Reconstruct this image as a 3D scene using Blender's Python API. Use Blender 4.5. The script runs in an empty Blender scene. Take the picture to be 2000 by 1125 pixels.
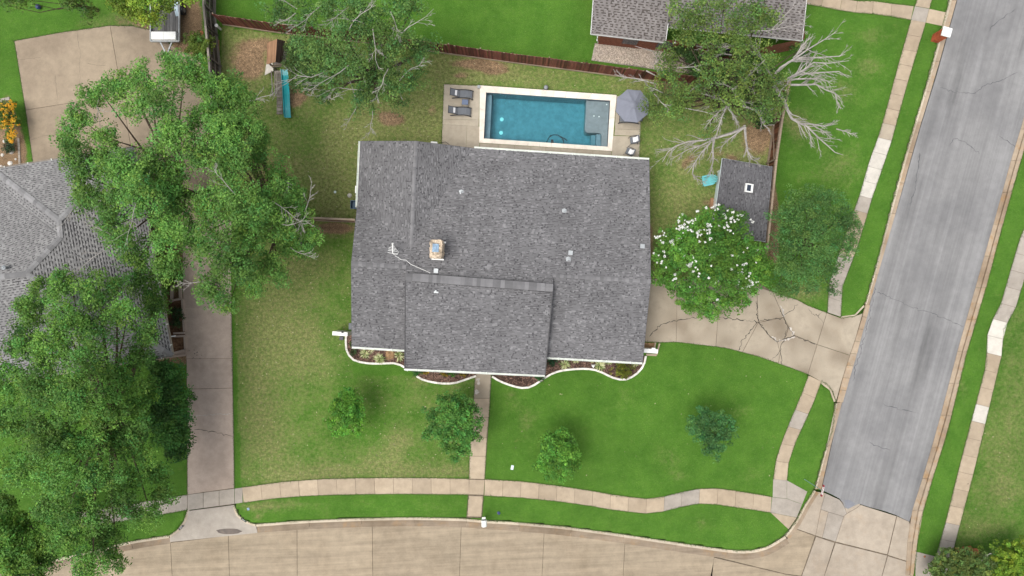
import bpy, math, random
import numpy as np
from mathutils import Vector, Matrix
random.seed(7); rng = np.random.default_rng(7)
sc = bpy.context.scene
COL = sc.collection
# ------------------------------------------------------------------ camera, sky, sun, exposure
H = 55.5; FPX = 2000 * 24.0 / 36.0            # drone height and focal length in photo pixels
cd = bpy.data.cameras.new("camera"); cam = bpy.data.objects.new("camera", cd); COL.objects.link(cam)
cd.lens = 24.0; cd.sensor_width = 36.0; cd.clip_end = 2000.0
cam.location = (0, 0, H); cam.rotation_euler = (0, 0, 0); sc.camera = cam
SUN_AZ = math.atan2(-0.85, -0.35); SUN_EL = math.radians(68)   # sun in the west-south-west, thin overcast
w = bpy.data.worlds.new("World"); sc.world = w; w.use_nodes = True
nt = w.node_tree; bg = nt.nodes["Background"]
sky = nt.nodes.new("ShaderNodeTexSky"); sky.sky_type = 'NISHITA'; sky.sun_disc = False
sky.sun_elevation = SUN_EL; sky.sun_rotation = SUN_AZ; sky.dust_density = 4.0; sky.air_density = 1.0
hs = nt.nodes.new("ShaderNodeHueSaturation"); hs.inputs["Saturation"].default_value = 0.3
nt.links.new(sky.outputs[0], hs.inputs["Color"]); nt.links.new(hs.outputs[0], bg.inputs["Color"])
bg.inputs["Strength"].default_value = 0.15
sd = bpy.data.lights.new("sun", 'SUN'); sd.energy = 1.25; sd.angle = math.radians(36); sd.color = (1.0, 0.96, 0.9)
sun = bpy.data.objects.new("sun", sd); COL.objects.link(sun)
sdir = Vector((math.sin(SUN_AZ) * math.cos(SUN_EL), math.cos(SUN_AZ) * math.cos(SUN_EL), math.sin(SUN_EL)))
sun.rotation_euler = sdir.to_track_quat('Z', 'Y').to_euler(); sun.location = sdir * 80
vs = sc.view_settings; vs.view_transform = 'Standard'; vs.look = 'None'; vs.gamma = 1.0; vs.use_curve_mapping = False
vs.exposure = 0.52

# ------------------------------------------------------------------ helpers
def P(px, py, z=0.0):
    k = (H - z) / FPX
    return Vector(((px - 1000.0) * k, (562.5 - py) * k, z))
def S(px, z=0.0): return px * (H - z) / FPX
def crop(ox, oy, k, pts): return [(ox + x / k, oy + y / k) for x, y in pts]

class MB:
    def __init__(s): s.v = []; s.f = []; s.c = []
    def poly(s, pts, col=None):
        n = len(s.v); s.v.extend([tuple(p) for p in pts]); s.f.append(tuple(range(n, n + len(pts)))); s.c.append(col)
    def prism(s, pts, dz):                       # pts: top ring, 3D, counter-clockwise from above; dz thickness
        pts = [Vector(p) for p in pts]; n = len(pts); b = len(s.v)
        s.v.extend([tuple(p) for p in pts]); s.v.extend([(p.x, p.y, p.z - dz) for p in pts])
        s.f.append(tuple(range(b, b + n))); s.c.append(None)
        s.f.append(tuple(range(b + 2 * n - 1, b + n - 1, -1))); s.c.append(None)
        for i in range(n):
            j = (i + 1) % n; s.f.append((b + i, b + n + i, b + n + j, b + j)); s.c.append(None)
    def box(s, c, size, rz=0.0, M=None):
        x, y, z = [q / 2 for q in size]
        R = Matrix.Rotation(rz, 4, 'Z') if M is None else M
        c = Vector(c); vv = []
        for dz in (-z, z):
            for dx, dy in ((-x, -y), (x, -y), (x, y), (-x, y)): vv.append(tuple(c + R @ Vector((dx, dy, dz))))
        b = len(s.v); s.v.extend(vv)
        for f in ((3, 2, 1, 0), (4, 5, 6, 7), (0, 1, 5, 4), (1, 2, 6, 5), (2, 3, 7, 6), (3, 0, 4, 7)):
            s.f.append(tuple(b + i for i in f)); s.c.append(None)
    def bar(s, a, b, wd, ht, up=Vector((0, 0, 1))):
        a = Vector(a); b = Vector(b); d = (b - a); L = d.length
        if L < 1e-6: return
        d /= L; side = d.cross(up)
        if side.length < 1e-4: side = d.cross(Vector((0, 1, 0)))
        side.normalize(); u = side.cross(d)
        M = Matrix((d, side, u)).transposed().to_4x4()
        s.box((a + b) / 2, (L, wd, ht), M=M)
    def tube(s, pts, rad, n=6, cap=True):
        pts = [Vector(p) for p in pts]; m = len(pts)
        if not hasattr(rad, '__len__'): rad = [rad] * m
        b = len(s.v)
        for i, p in enumerate(pts):
            d = pts[min(i + 1, m - 1)] - pts[max(i - 1, 0)]
            if d.length < 1e-6: d = Vector((0, 0, 1))
            d.normalize(); a = d.cross(Vector((0, 0, 1)))
            if a.length < 0.05: a = d.cross(Vector((1, 0, 0)))
            a.normalize(); e = d.cross(a)
            for k in range(n):
                t = 2 * math.pi * k / n; s.v.append(tuple(p + (a * math.cos(t) + e * math.sin(t)) * rad[i]))
        for i in range(m - 1):
            for k in range(n):
                k2 = (k + 1) % n
                s.f.append((b + i * n + k, b + i * n + k2, b + (i + 1) * n + k2, b + (i + 1) * n + k)); s.c.append(None)
        if cap:
            s.f.append(tuple(b + k for k in range(n))); s.c.append(None)
            s.f.append(tuple(b + (m - 1) * n + k for k in range(n - 1, -1, -1))); s.c.append(None)
    def lathe(s, c, prof, n=16):
        c = Vector(c); b = len(s.v)
        for r, z in prof:
            for k in range(n):
                t = 2 * math.pi * k / n; s.v.append((c.x + r * math.cos(t), c.y + r * math.sin(t), c.z + z))
        for i in range(len(prof) - 1):
            for k in range(n):
                k2 = (k + 1) % n
                s.f.append((b + i * n + k, b + i * n + k2, b + (i + 1) * n + k2, b + (i + 1) * n + k)); s.c.append(None)
        s.f.append(tuple(b + (len(prof) - 1) * n + k for k in range(n))); s.c.append(None)
        s.f.append(tuple(b + k for k in range(n - 1, -1, -1))); s.c.append(None)

def link(name, me, m, parent, center, pw):
    o = bpy.data.objects.new(name, me); COL.objects.link(o)
    if m is not None and not me.materials: me.materials.append(m)
    if parent is not None: o.parent = parent
    o.location = Vector(center) - Vector(pw)
    return o
def wloc(p):
    v = Vector((0, 0, 0))
    while p is not None: v += p.location; p = p.parent
    return v
def obj(name, mb, m, parent=None, local=False, smooth=False):
    """mb in world coordinates (or in the parent's own when local); the origin goes to its base centre"""
    v = np.array(mb.v, dtype=np.float64)
    c = np.array([(v[:, 0].min() + v[:, 0].max()) / 2, (v[:, 1].min() + v[:, 1].max()) / 2, v[:, 2].min()])
    me = bpy.data.meshes.new(name); me.from_pydata((v - c).tolist(), [], mb.f)
    if any(x is not None for x in mb.c):
        at = me.attributes.new("tint", 'FLOAT_COLOR', 'FACE')
        at.data.foreach_set("color", np.array([(*(x or (1, 1, 1)), 1.0) for x in mb.c], dtype=np.float32).ravel())
    if smooth: me.polygons.foreach_set("use_smooth", [True] * len(me.polygons))
    me.update()
    return link(name, me, m, parent, c, (0, 0, 0) if (local or parent is None) else wloc(parent))
def npmesh(name, verts, loops_per, m, parent=None, cols=None, kind=None):
    """verts (N*k,3): N faces of k own corners each"""
    verts = np.asarray(verts, dtype=np.float32); n = len(verts) // loops_per
    c = np.array([verts[:, 0].mean(), verts[:, 1].mean(), verts[:, 2].min()])
    me = bpy.data.meshes.new(name)
    me.vertices.add(len(verts)); me.vertices.foreach_set("co", (verts - c).astype(np.float32).ravel())
    me.loops.add(len(verts)); me.loops.foreach_set("vertex_index", np.arange(len(verts), dtype=np.int32))
    me.polygons.add(n); me.polygons.foreach_set("loop_start", np.arange(0, len(verts), loops_per, dtype=np.int32))
    if cols is not None:
        at = me.attributes.new("tint", 'FLOAT_COLOR', 'FACE')
        cc = np.ones((n, 4), dtype=np.float32); cc[:, :3] = cols; at.data.foreach_set("color", cc.ravel())
    me.update(calc_edges=True)
    o = link(name, me, m, parent, c, (0, 0, 0) if parent is None else wloc(parent))
    if kind: o["kind"] = kind
    return o
def empty(name, loc):
    o = bpy.data.objects.new(name, None); COL.objects.link(o); o.location = loc; o.empty_display_size = 0.3; return o
def tag(o, label, cat, group=None):
    o["label"] = label; o["category"] = cat
    if group: o["group"] = group
    return o
def struct(o): o["kind"] = "structure"; return o
def thing(name, loc, label, cat, group=None): return tag(empty(name, loc), label, cat, group)
def copy_tree(o, parent=None):
    c = o.copy(); COL.objects.link(c); c.parent = parent
    for ch in list(o.children): copy_tree(ch, c)
    return c
def inset(pts, d):
    n = len(pts); out = []
    for i in range(n):
        p0, p, p1 = Vector(pts[i - 1]), Vector(pts[i]), Vector(pts[(i + 1) % n])
        a = (p - p0).xy; b = (p1 - p).xy
        if a.length < 1e-5 or b.length < 1e-5: out.append(p); continue
        a.normalize(); b.normalize()
        na = Vector((-a.y, a.x)); nb = Vector((-b.y, b.x)); m = na + nb
        if m.length < 0.2: out.append(p); continue
        m.normalize(); k = d / max(0.45, m.dot(na))
        out.append(Vector((p.x + m.x * k, p.y + m.y * k, p.z)))
    return out
def ccw(pts):
    a = sum(pts[i - 1].x * pts[i].y - pts[i].x * pts[i - 1].y for i in range(len(pts)))
    return pts if a > 0 else pts[::-1]
def resample(pts, n):
    pts = [np.array(p, float) for p in pts]
    d = [0]
    for a, b in zip(pts, pts[1:]): d.append(d[-1] + np.linalg.norm(b - a))
    out = []
    for t in np.linspace(0, d[-1], n):
        i = min(max(np.searchsorted(d, t) - 1, 0), len(pts) - 2)
        f = (t - d[i]) / max(d[i + 1] - d[i], 1e-9); out.append(pts[i] * (1 - f) + pts[i + 1] * f)
    return out
def smooth_line(pts, n):
    """Catmull-Rom through the points"""
    pts = [np.array(p, float) for p in pts]; q = [2 * pts[0] - pts[1]] + pts + [2 * pts[-1] - pts[-2]]
    out = []
    for i in range(1, len(q) - 2):
        for t in np.linspace(0, 1, 8, endpoint=False):
            out.append(0.5 * (2 * q[i] + (q[i + 1] - q[i - 1]) * t + (2 * q[i - 1] - 5 * q[i] + 4 * q[i + 1] - q[i + 2]) * t * t + (3 * q[i] - q[i - 1] - 3 * q[i + 1] + q[i + 2]) * t ** 3))
    out.append(pts[-1]); return resample(out, n)
def inpoly(x, y, poly):
    inside = np.zeros(x.shape, bool); n = len(poly)
    for i in range(n):
        x0, y0 = poly[i - 1]; x1, y1 = poly[i]
        if y0 == y1: continue
        c = ((y0 > y) != (y1 > y)) & (x < (x1 - x0) * (y - y0) / (y1 - y0) + x0); inside ^= c
    return inside

# ------------------------------------------------------------------ materials
class NT:
    def __init__(s, name):
        s.m = bpy.data.materials.new(name); s.m.use_nodes = True; s.t = s.m.node_tree
        s.b = s.t.nodes["Principled BSDF"]; s.out = s.t.nodes["Material Output"]; s._pos = None
    def n(s, t, **kw):
        x = s.t.nodes.new("ShaderNode" + t)
        for k, v in kw.items(): setattr(x, k, v)
        return x
    def l(s, a, b): s.t.links.new(a, b)
    def setin(s, sock, v):
        if isinstance(v, bpy.types.NodeSocket): s.l(v, sock)
        elif hasattr(v, '__len__'): sock.default_value = (*v, 1.0) if (len(v) == 3 and len(sock.default_value) == 4) else tuple(v)
        else: sock.default_value = v
    def pos(s):
        if s._pos is None: s._pos = s.n("NewGeometry").outputs["Position"]
        return s._pos
    def map(s, vec, rz=0.0, scale=(1, 1, 1)):
        a = s.n("Mapping"); a.vector_type = 'POINT'; a.inputs["Rotation"].default_value = (0, 0, rz); 
        b = s.n("Mapping"); b.inputs["Scale"].default_value = scale
        s.l(vec, a.inputs["Vector"]); s.l(a.outputs[0], b.inputs["Vector"]); return b.outputs[0]
    def noise(s, scale, detail=4, rough=0.55, vec=None, dist=0.0):
        x = s.n("TexNoise"); x.inputs["Scale"].default_value = scale; x.inputs["Detail"].default_value = detail
        x.inputs["Roughness"].default_value = rough; x.inputs["Distortion"].default_value = dist
        s.l(vec if vec is not None else s.pos(), x.inputs["Vector"]); return x.outputs["Fac"]
    def math(s, op, a, b=0.0, c=None, clamp=False):
        x = s.n("Math", operation=op, use_clamp=clamp); s.setin(x.inputs[0], a); s.setin(x.inputs[1], b)
        if c is not None: s.setin(x.inputs[2], c)
        return x.outputs[0]
    def rng(s, f, a, b, c=0.0, d=1.0):
        x = s.n("MapRange"); x.interpolation_type = 'SMOOTHSTEP'
        for i, v in enumerate((f, a, b, c, d)): s.setin(x.inputs[i], v)
        return x.outputs[0]
    def mix(s, f, a, b, mode='MIX'):
        x = s.n("Mix", data_type='RGBA', blend_type=mode); s.setin(x.inputs[0], f); s.setin(x.inputs[6], a); s.setin(x.inputs[7], b)
        return x.outputs[2]
    def scale(s, col, f):
        x = s.n("VectorMath", operation='SCALE'); s.setin(x.inputs[0], col); s.setin(x.inputs[3], f); return x.outputs[0]
    def orand(s): return s.n("ObjectInfo").outputs["Random"]
    def attr(s, name): x = s.n("Attribute"); x.attribute_name = name; return x
    def bump(s, h, dist=0.01, strength=0.6):
        x = s.n("Bump"); x.inputs["Strength"].default_value = strength; x.inputs["Distance"].default_value = dist
        s.l(h, x.inputs["Height"]); s.l(x.outputs[0], s.b.inputs["Normal"])
    def fin(s, col, rough=0.8, spec=0.3):
        s.setin(s.b.inputs["Base Color"], col); s.setin(s.b.inputs["Roughness"], rough); s.b.inputs["Specular IOR Level"].default_value = spec
        return s.m

def m_concrete(name, base, stain=(0.55, 0.5, 0.44), amount=0.5, vary=0.16, streak=None, rust=0.0, bs=0.22):
    t = NT(name)
    big = t.noise(bs, 5, 0.6); mid = t.noise(1.6, 6, 0.65); fine = t.noise(28, 5, 0.7)
    c = t.mix(t.math('MULTIPLY', t.rng(big, 0.42, 0.72), amount), base, tuple(b * s for b, s in zip(base, stain)))
    c = t.scale(c, t.rng(mid, 0.2, 0.8, 0.86, 1.12)); c = t.scale(c, t.rng(fine, 0.2, 0.8, 0.86, 1.14))
    if streak is not None:
        v = t.map(t.pos(), streak, (0.10, 1.6, 1)); st = t.noise(1.0, 6, 0.6, v)
        c = t.scale(c, t.rng(st, 0.28, 0.72, 0.84, 1.12))
        v2 = t.map(t.pos(), streak, (0.25, 7.0, 1)); c = t.scale(c, t.rng(t.noise(1.0, 4, 0.6, v2), 0.3, 0.7, 0.94, 1.06))
    if rust > 0:
        c = t.mix(t.math('MULTIPLY', t.rng(t.noise(0.9, 6, 0.7), 0.5, 0.72), rust), c, (0.33, 0.20, 0.09))
    c = t.scale(c, t.rng(t.noise(6, 3, 0.5), 0.68, 0.76, 1.0, 0.86))
    c = t.scale(c, t.rng(t.orand(), 0, 1, 1 - vary, 1 + vary))
    t.bump(fine, 0.006, 0.5); return t.fin(c, 0.85, 0.25)

def m_plain(name, col, rough=0.6, spec=0.4, vary=0.08, fine=25, bump=0.002, metal=0.0, ovary=0.0):
    t = NT(name); n = t.noise(fine, 4, 0.6); c = t.scale(col, t.rng(n, 0.2, 0.8, 1 - vary, 1 + vary))
    c = t.scale(c, t.rng(t.noise(1.3, 4, 0.6), 0.25, 0.75, 1 - vary, 1 + vary * 0.6))
    if ovary: c = t.scale(c, t.rng(t.orand(), 0, 1, 1 - ovary, 1 + ovary))
    if bump: t.bump(n, bump, 0.5)
    t.b.inputs["Metallic"].default_value = metal
    return t.fin(c, rough, spec)

def m_tint(name, rough=0.85, spec=0.2, fine=30, vary=0.14, trans=0.0, bump=0.0, wear=0.0):
    """colour from the per-face tint attribute"""
    t = NT(name); c = t.attr("tint").outputs["Color"]
    c = t.scale(c, t.rng(t.noise(fine, 4, 0.6), 0.2, 0.8, 1 - vary, 1 + vary))
    if wear:
        c = t.scale(c, t.rng(t.noise(0.35, 5, 0.65), 0.3, 0.7, 1 - wear, 1 + wear)); c = t.scale(c, t.rng(t.noise(2.5, 5, 0.7), 0.3, 0.7, 1 - wear * 0.5, 1 + wear * 0.5))
    if bump: t.bump(t.noise(60, 3, 0.6), bump, 0.5)
    t.fin(c, rough, spec)
    if trans:
        tr = t.n("BsdfTranslucent"); t.l(c, tr.inputs["Color"]); mx = t.n("MixShader"); mx.inputs[0].default_value = trans
        t.l(t.b.outputs[0], mx.inputs[1]); t.l(tr.outputs[0], mx.inputs[2]); t.l(mx.outputs[0], t.out.inputs["Surface"])
    return t.m

def m_wood(name, base, dark, rz=0.0, ovary=0.25, along=(1.0, 14.0, 14.0), vertical=False):
    t = NT(name); v = t.map(t.pos(), rz, (18.0, 18.0, 1.2) if vertical else along)
    g = t.noise(1.0, 5, 0.65, v); c = t.mix(t.rng(g, 0.3, 0.7), base, dark)
    c = t.scale(c, t.rng(t.noise(0.8, 4, 0.6), 0.25, 0.75, 0.8, 1.15)); c = t.scale(c, t.rng(t.orand(), 0, 1, 1 - ovary, 1 + ovary))
    t.bump(g, 0.004, 0.5); return t.fin(c, 0.8, 0.25)

def m_lawn():
    t = NT("lawn_grass"); a = t.n("SeparateColor"); t.l(t.attr("mask").outputs["Color"], a.inputs[0])
    dry, soil, tone = a.outputs[0], a.outputs[1], a.outputs[2]
    n0 = t.noise(0.12, 4, 0.55); n1 = t.noise(0.7, 6, 0.62); n2 = t.noise(3.5, 6, 0.7); n3 = t.noise(17, 4, 0.7); n4 = t.noise(45, 2, 0.6)
    g = t.mix(t.rng(n1, 0.3, 0.7), (0.052, 0.140, 0.013), (0.078, 0.178, 0.020))
    g = t.mix(t.math('MULTIPLY', t.rng(n2, 0.35, 0.75), 0.55), g, (0.085, 0.175, 0.03))
    g = t.mix(t.math('MULTIPLY', t.rng(t.noise(1.1, 6, 0.7, dist=0.4), 0.60, 0.74), 0.35), g, (0.19, 0.205, 0.062))
    g = t.mix(t.math('MULTIPLY', t.rng(t.noise(8.5, 3, 0.7), 0.60, 0.72), 0.4), g, (0.20, 0.25, 0.085))
    g = t.mix(t.math('MULTIPLY', t.rng(t.noise(7.0, 3, 0.7, dist=0.5), 0.60, 0.74), 0.25), g, (0.030, 0.095, 0.012))
    yell = t.math('ADD', t.math('MULTIPLY', dry, 1.25), t.math('ADD', t.math('MULTIPLY', n1, 0.9), t.math('MULTIPLY', n2, 0.7)))
    dcol = t.mix(t.rng(n2, 0.3, 0.7), (0.140, 0.172, 0.050), (0.225, 0.212, 0.092))
    g = t.mix(t.math('MULTIPLY', t.rng(yell, 0.92, 1.75), 0.85), g, dcol)
    sm = t.math('ADD', t.math('MULTIPLY', soil, 1.3), t.math('ADD', t.math('MULTIPLY', n1, 0.55), t.math('MULTIPLY', n2, 0.55)))
    scol = t.mix(t.rng(n3, 0.3, 0.7), (0.140, 0.092, 0.058), (0.36, 0.245, 0.14))
    scol = t.mix(t.rng(n1, 0.35, 0.65), scol, t.scale(scol, 0.72))
    g = t.mix(t.rng(sm, 1.02, 1.42), g, scol)
    mot = t.noise(4.2, 6, 0.78); g = t.scale(g, t.math('ADD', 1.0, t.math('MULTIPLY', t.rng(mot, 0.3, 0.7, -1.0, 1.0), t.math('ADD', 0.08, t.math('MULTIPLY', dry, 0.42)))))
    g = t.scale(g, t.rng(tone, 0, 1, 0.72, 1.28)); g = t.scale(g, t.rng(n0, 0.3, 0.7, 0.9, 1.1))
    g = t.scale(g, t.rng(n3, 0.25, 0.75, 0.66, 1.30)); g = t.scale(g, t.rng(n4, 0.25, 0.75, 0.72, 1.28))
    t.bump(t.math('ADD', n3, t.math('MULTIPLY', n4, 0.6)), 0.05, 0.7); return t.fin(g, 0.9, 0.15)

ROADROT = math.atan2(957 - 0, 1605 - 1870)          # not an angle of the scene axes; see asphalt below
def m_asphalt():
    t = NT("asphalt"); ang = math.radians(-15.2)   # the road runs about 15 degrees east of north
    vr = t.map(t.pos(), ang + math.pi * 0, (1, 1, 1))
    big = t.noise(0.25, 5, 0.6); fine = t.noise(40, 4, 0.7); mid = t.noise(2.2, 5, 0.6)
    c = t.mix(t.rng(big, 0.35, 0.7), (0.232, 0.229, 0.226), (0.188, 0.186, 0.186))
    st = t.noise(1.0, 5, 0.6, t.map(t.pos(), -ang, (1.0, 0.016, 1)))
    c = t.scale(c, t.rng(st, 0.3, 0.7, 0.87, 1.10))
    st2 = t.noise(1.0, 4, 0.6, t.map(t.pos(), -ang, (5.5, 0.05, 1))); c = t.scale(c, t.rng(st2, 0.3, 0.7, 0.93, 1.07))
    dk = t.noise(1.0, 4, 0.55, t.map(t.pos(), -ang, (0.55, 0.06, 1))); c = t.scale(c, t.rng(dk, 0.53, 0.74, 1.0, 0.62))
    c = t.scale(c, t.rng(mid, 0.25, 0.75, 0.94, 1.06)); c = t.scale(c, t.rng(fine, 0.25, 0.75, 0.86, 1.14))
    t.bump(fine, 0.006, 0.5); return t.fin(c, 0.85, 0.25)

M = {}
M['lawn'] = m_lawn(); M['asphalt'] = m_asphalt()
M['street'] = m_concrete("street_concrete", (0.321, 0.261, 0.185), amount=0.35, vary=0.05, streak=-0.05)
M['cross'] = m_concrete("crossing_concrete", (0.369, 0.314, 0.249), amount=0.35, vary=0.05, rust=0.15)
M['walk'] = m_concrete("walk_concrete", (0.395, 0.318, 0.228), amount=0.3, vary=0.09)
M['pale'] = m_concrete("pale_new_concrete", (0.56, 0.525, 0.46), amount=0.12, vary=0.06)
M['greywalk'] = m_concrete("grey_concrete", (0.350, 0.312, 0.266), amount=0.3, vary=0.06)
M['drive_w'] = m_concrete("greyed_drive_concrete", (0.417, 0.335, 0.275), amount=0.5, vary=0.05, stain=(0.7, 0.68, 0.66))
M['pad'] = m_concrete("parking_concrete", (0.305, 0.245, 0.175), amount=0.7, vary=0.05, stain=(0.68, 0.66, 0.66))
M['drive_e'] = m_concrete("cracked_drive_concrete", (0.365, 0.311, 0.237), bs=0.4, amount=1.0, vary=0.06, stain=(0.6, 0.57, 0.54))
M['deck'] = m_concrete("deck_concrete", (0.403, 0.353, 0.277), amount=0.6, vary=0.06, stain=(0.78, 0.74, 0.68))
M['coping'] = m_concrete("coping_stone", (0.80, 0.72, 0.62), amount=0.25, vary=0.05, stain=(0.88, 0.84, 0.8))
M['kerb'] = m_concrete("kerb_concrete", (0.480, 0.413, 0.315), amount=0.6, vary=0.1, rust=0.35)
M['gutterpan'] = m_concrete("stained_gutter_concrete", (0.37, 0.295, 0.215), amount=0.8, vary=0.09, rust=0.85, stain=(0.62, 0.55, 0.48))
M['gutterdirt'] = m_concrete("dirty_gutter_concrete", (0.259, 0.205, 0.148), amount=0.9, vary=0.05, rust=0.5, streak=-0.05)
M['dirt'] = m_plain("joint_dirt", (0.15, 0.12, 0.087), 0.95, 0.1, 0.4, 9)
M['crack'] = m_plain("crack_filler", (0.085, 0.075, 0.063), 0.95, 0.1, 0.4, 9)
M['crumble'] = m_plain("crumbled_concrete", (0.45, 0.41, 0.36), 0.95, 0.1, 0.3, 12)
M['soil'] = m_plain("bare_soil", (0.16, 0.095, 0.055), 0.95, 0.1, 0.5, 8, 0.03)
M['mulch'] = m_plain("bark_mulch", (0.075, 0.048, 0.038), 0.95, 0.1, 0.55, 14, 0.05)
M['tint'] = m_tint("tinted_roof_granules", 0.9, 0.15, 40, 0.12, wear=0.10)
M['leaf'] = m_tint("foliage", 0.6, 0.3, 9, 0.18, trans=0.3)
M['petal'] = m_plain("white_petals", (0.85, 0.85, 0.82), 0.6, 0.2, 0.05)
M['bark'] = m_plain("brown_bark", (0.085, 0.062, 0.045), 0.9, 0.15, 0.35, 10, 0.02)
M['darkbark'] = m_plain("dark_bark", (0.04, 0.032, 0.028), 0.9, 0.15, 0.35, 10, 0.02)
M['deadwood'] = m_plain("bleached_dead_wood", (0.34, 0.315, 0.29), 0.85, 0.2, 0.28, 8, 0.01)
M['white'] = m_plain("white_paint", (0.80, 0.80, 0.77), 0.5, 0.4, 0.05)
M['gutter'] = m_plain("white_gutter", (0.72, 0.76, 0.69), 0.45, 0.4, 0.12, 5)
M['kerbwhite'] = m_plain("white_edging", (0.74, 0.71, 0.64), 0.8, 0.3, 0.26, 4)
M['brick'] = None
M['steel'] = m_plain("galvanised_steel", (0.34, 0.36, 0.37), 0.45, 0.5, 0.15, 20, 0.001, 0.5)
M['black'] = m_plain("black_plastic", (0.018, 0.018, 0.02), 0.5, 0.4, 0.1)
M['sling'] = m_plain("grey_sling_fabric", (0.155, 0.165, 0.18), 0.8, 0.2, 0.1, 60)
M['frame'] = m_plain("charcoal_frame", (0.045, 0.048, 0.055), 0.5, 0.4, 0.1)
M['canopy'] = m_plain("slate_canopy_fabric", (0.20, 0.21, 0.25), 0.85, 0.2, 0.06, 40, 0.001, 0, 0.05)
M['table'] = m_plain("blue_grey_table", (0.12, 0.155, 0.235), 0.5, 0.4, 0.06)
M['towel'] = m_plain("white_towel", (0.82, 0.82, 0.82), 0.9, 0.1, 0.05, 40, 0.004)
M['aqua'] = m_plain("aqua_plastic", (0.17, 0.55, 0.58), 0.5, 0.4, 0.06, 20, 0.001, 0, 0.05)
M['teal'] = m_plain("teal_slide_plastic", (0.012, 0.33, 0.36), 0.35, 0.5, 0.12)
M['shedwall'] = m_plain("pale_blue_siding", (0.62, 0.70, 0.71), 0.7, 0.3, 0.05)
M['glass'] = m_plain("dark_window_glass", (0.03, 0.04, 0.06), 0.08, 0.6, 0.1, 2, 0)
M['stone'] = m_plain("chimney_stone", (0.52, 0.42, 0.31), 0.9, 0.2, 0.5, 7, 0.02)
M['blueglaze'] = m_plain("pale_blue_flue_cover", (0.22, 0.33, 0.45), 0.5, 0.4, 0.35, 8)
M['bin'] = m_plain("blue_bin_plastic", (0.06, 0.12, 0.18), 0.5, 0.4, 0.15)
M['rock'] = m_plain("pale_rock", (0.58, 0.55, 0.49), 0.9, 0.2, 0.2, 8, 0.02, 0, 0.1)
M['boulder'] = m_plain("tan_boulder", (0.30, 0.19, 0.10), 0.9, 0.2, 0.35, 6, 0.03)
M['terracotta'] = m_plain("terracotta_stone", (0.36, 0.14, 0.06), 0.9, 0.2, 0.25, 8, 0.02, 0, 0.2)
M['redpaint'] = m_plain("red_sign_paint", (0.30, 0.025, 0.05), 0.5, 0.4, 0.08)
M['blueball'] = m_plain("navy_rubber", (0.02, 0.035, 0.11), 0.4, 0.5, 0.1)
M['plaster'] = m_plain("pool_plaster", (0.195, 0.235, 0.275), 0.7, 0.3, 0.14, 3)
M['fence_red'] = m_wood("red_stained_boards", (0.20, 0.068, 0.048), (0.115, 0.044, 0.036), vertical=True, ovary=0.42)
M['fence_brown'] = m_wood("brown_stained_boards", (0.21, 0.09, 0.048), (0.11, 0.05, 0.03), vertical=True, ovary=0.4)
M['fence_grey'] = m_wood("weathered_boards", (0.105, 0.085, 0.07), (0.05, 0.04, 0.035), vertical=True, ovary=0.35)
M['rail'] = m_wood("weathered_rail_wood", (0.36, 0.28, 0.205), (0.23, 0.175, 0.13), ovary=0.15)
M['plank'] = m_wood("grey_planks", (0.29, 0.255, 0.22), (0.17, 0.145, 0.125), math.pi / 2, 0.2)
M['darkplank'] = m_wood("dark_trailer_planks", (0.155, 0.15, 0.145), (0.075, 0.072, 0.07), math.pi / 2, 0.25)
M['cedar'] = m_wood("cedar_roof_boards", (0.36, 0.21, 0.12), (0.24, 0.13, 0.075), math.pi / 2, 0.16)
M['cedardark'] = m_wood("dark_roof_boards", (0.10, 0.065, 0.05), (0.05, 0.035, 0.03), math.pi / 2, 0.3)

def m_brick(name, a, b, mortar):
    t = NT(name); x = t.n("TexBrick"); v = t.n("Mapping")
    tc = t.n("TexCoord"); t.l(tc.outputs["Object"], v.inputs["Vector"]); v.inputs["Rotation"].default_value = (math.pi / 2, 0, 0)
    t.l(v.outputs[0], x.inputs["Vector"]); x.inputs["Scale"].default_value = 4.5
    x.inputs["Color1"].default_value = (*a, 1); x.inputs["Color2"].default_value = (*b, 1); x.inputs["Mortar"].default_value = (*mortar, 1)
    c = t.scale(x.outputs["Color"], t.rng(t.noise(5), 0.2, 0.8, 0.75, 1.2)); return t.fin(c, 0.9, 0.2)
M['brick'] = m_brick("red_brick", (0.46, 0.115, 0.05), (0.38, 0.085, 0.04), (0.36, 0.2, 0.13))
M['onebrick'] = m_plain('single_red_brick', (0.42, 0.10, 0.045), 0.9, 0.2, 0.2, 12, 0.004, 0, 0.2)
M['housebrick'] = m_brick("tan_brick", (0.32, 0.22, 0.15), (0.26, 0.17, 0.12), (0.4, 0.36, 0.3))
def m_water():
    t = NT("pool_water"); n = t.noise(3.0, 4, 0.6); n.node.inputs["Distortion"].default_value = 0.6
    bp = t.n("Bump"); bp.inputs["Strength"].default_value = 0.25; bp.inputs["Distance"].default_value = 0.03; t.l(n, bp.inputs["Height"])
    gl = t.n("BsdfGlossy"); gl.inputs["Roughness"].default_value = 0.04; t.l(bp.outputs[0], gl.inputs["Normal"])
    tr = t.n("BsdfTransparent"); fr = t.n("Fresnel"); fr.inputs[0].default_value = 1.33; t.l(bp.outputs[0], fr.inputs["Normal"])
    mx = t.n("MixShader"); t.l(fr.outputs[0], mx.inputs[0]); t.l(tr.outputs[0], mx.inputs[1]); t.l(gl.outputs[0], mx.inputs[2])
    t.l(mx.outputs[0], t.out.inputs["Surface"])
    va = t.n("VolumeAbsorption"); va.inputs["Color"].default_value = (0.05, 0.93, 1.0, 1); va.inputs["Density"].default_value = 0.50
    t.l(va.outputs[0], t.out.inputs["Volume"]); return t.m
M['water'] = m_water()

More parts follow.
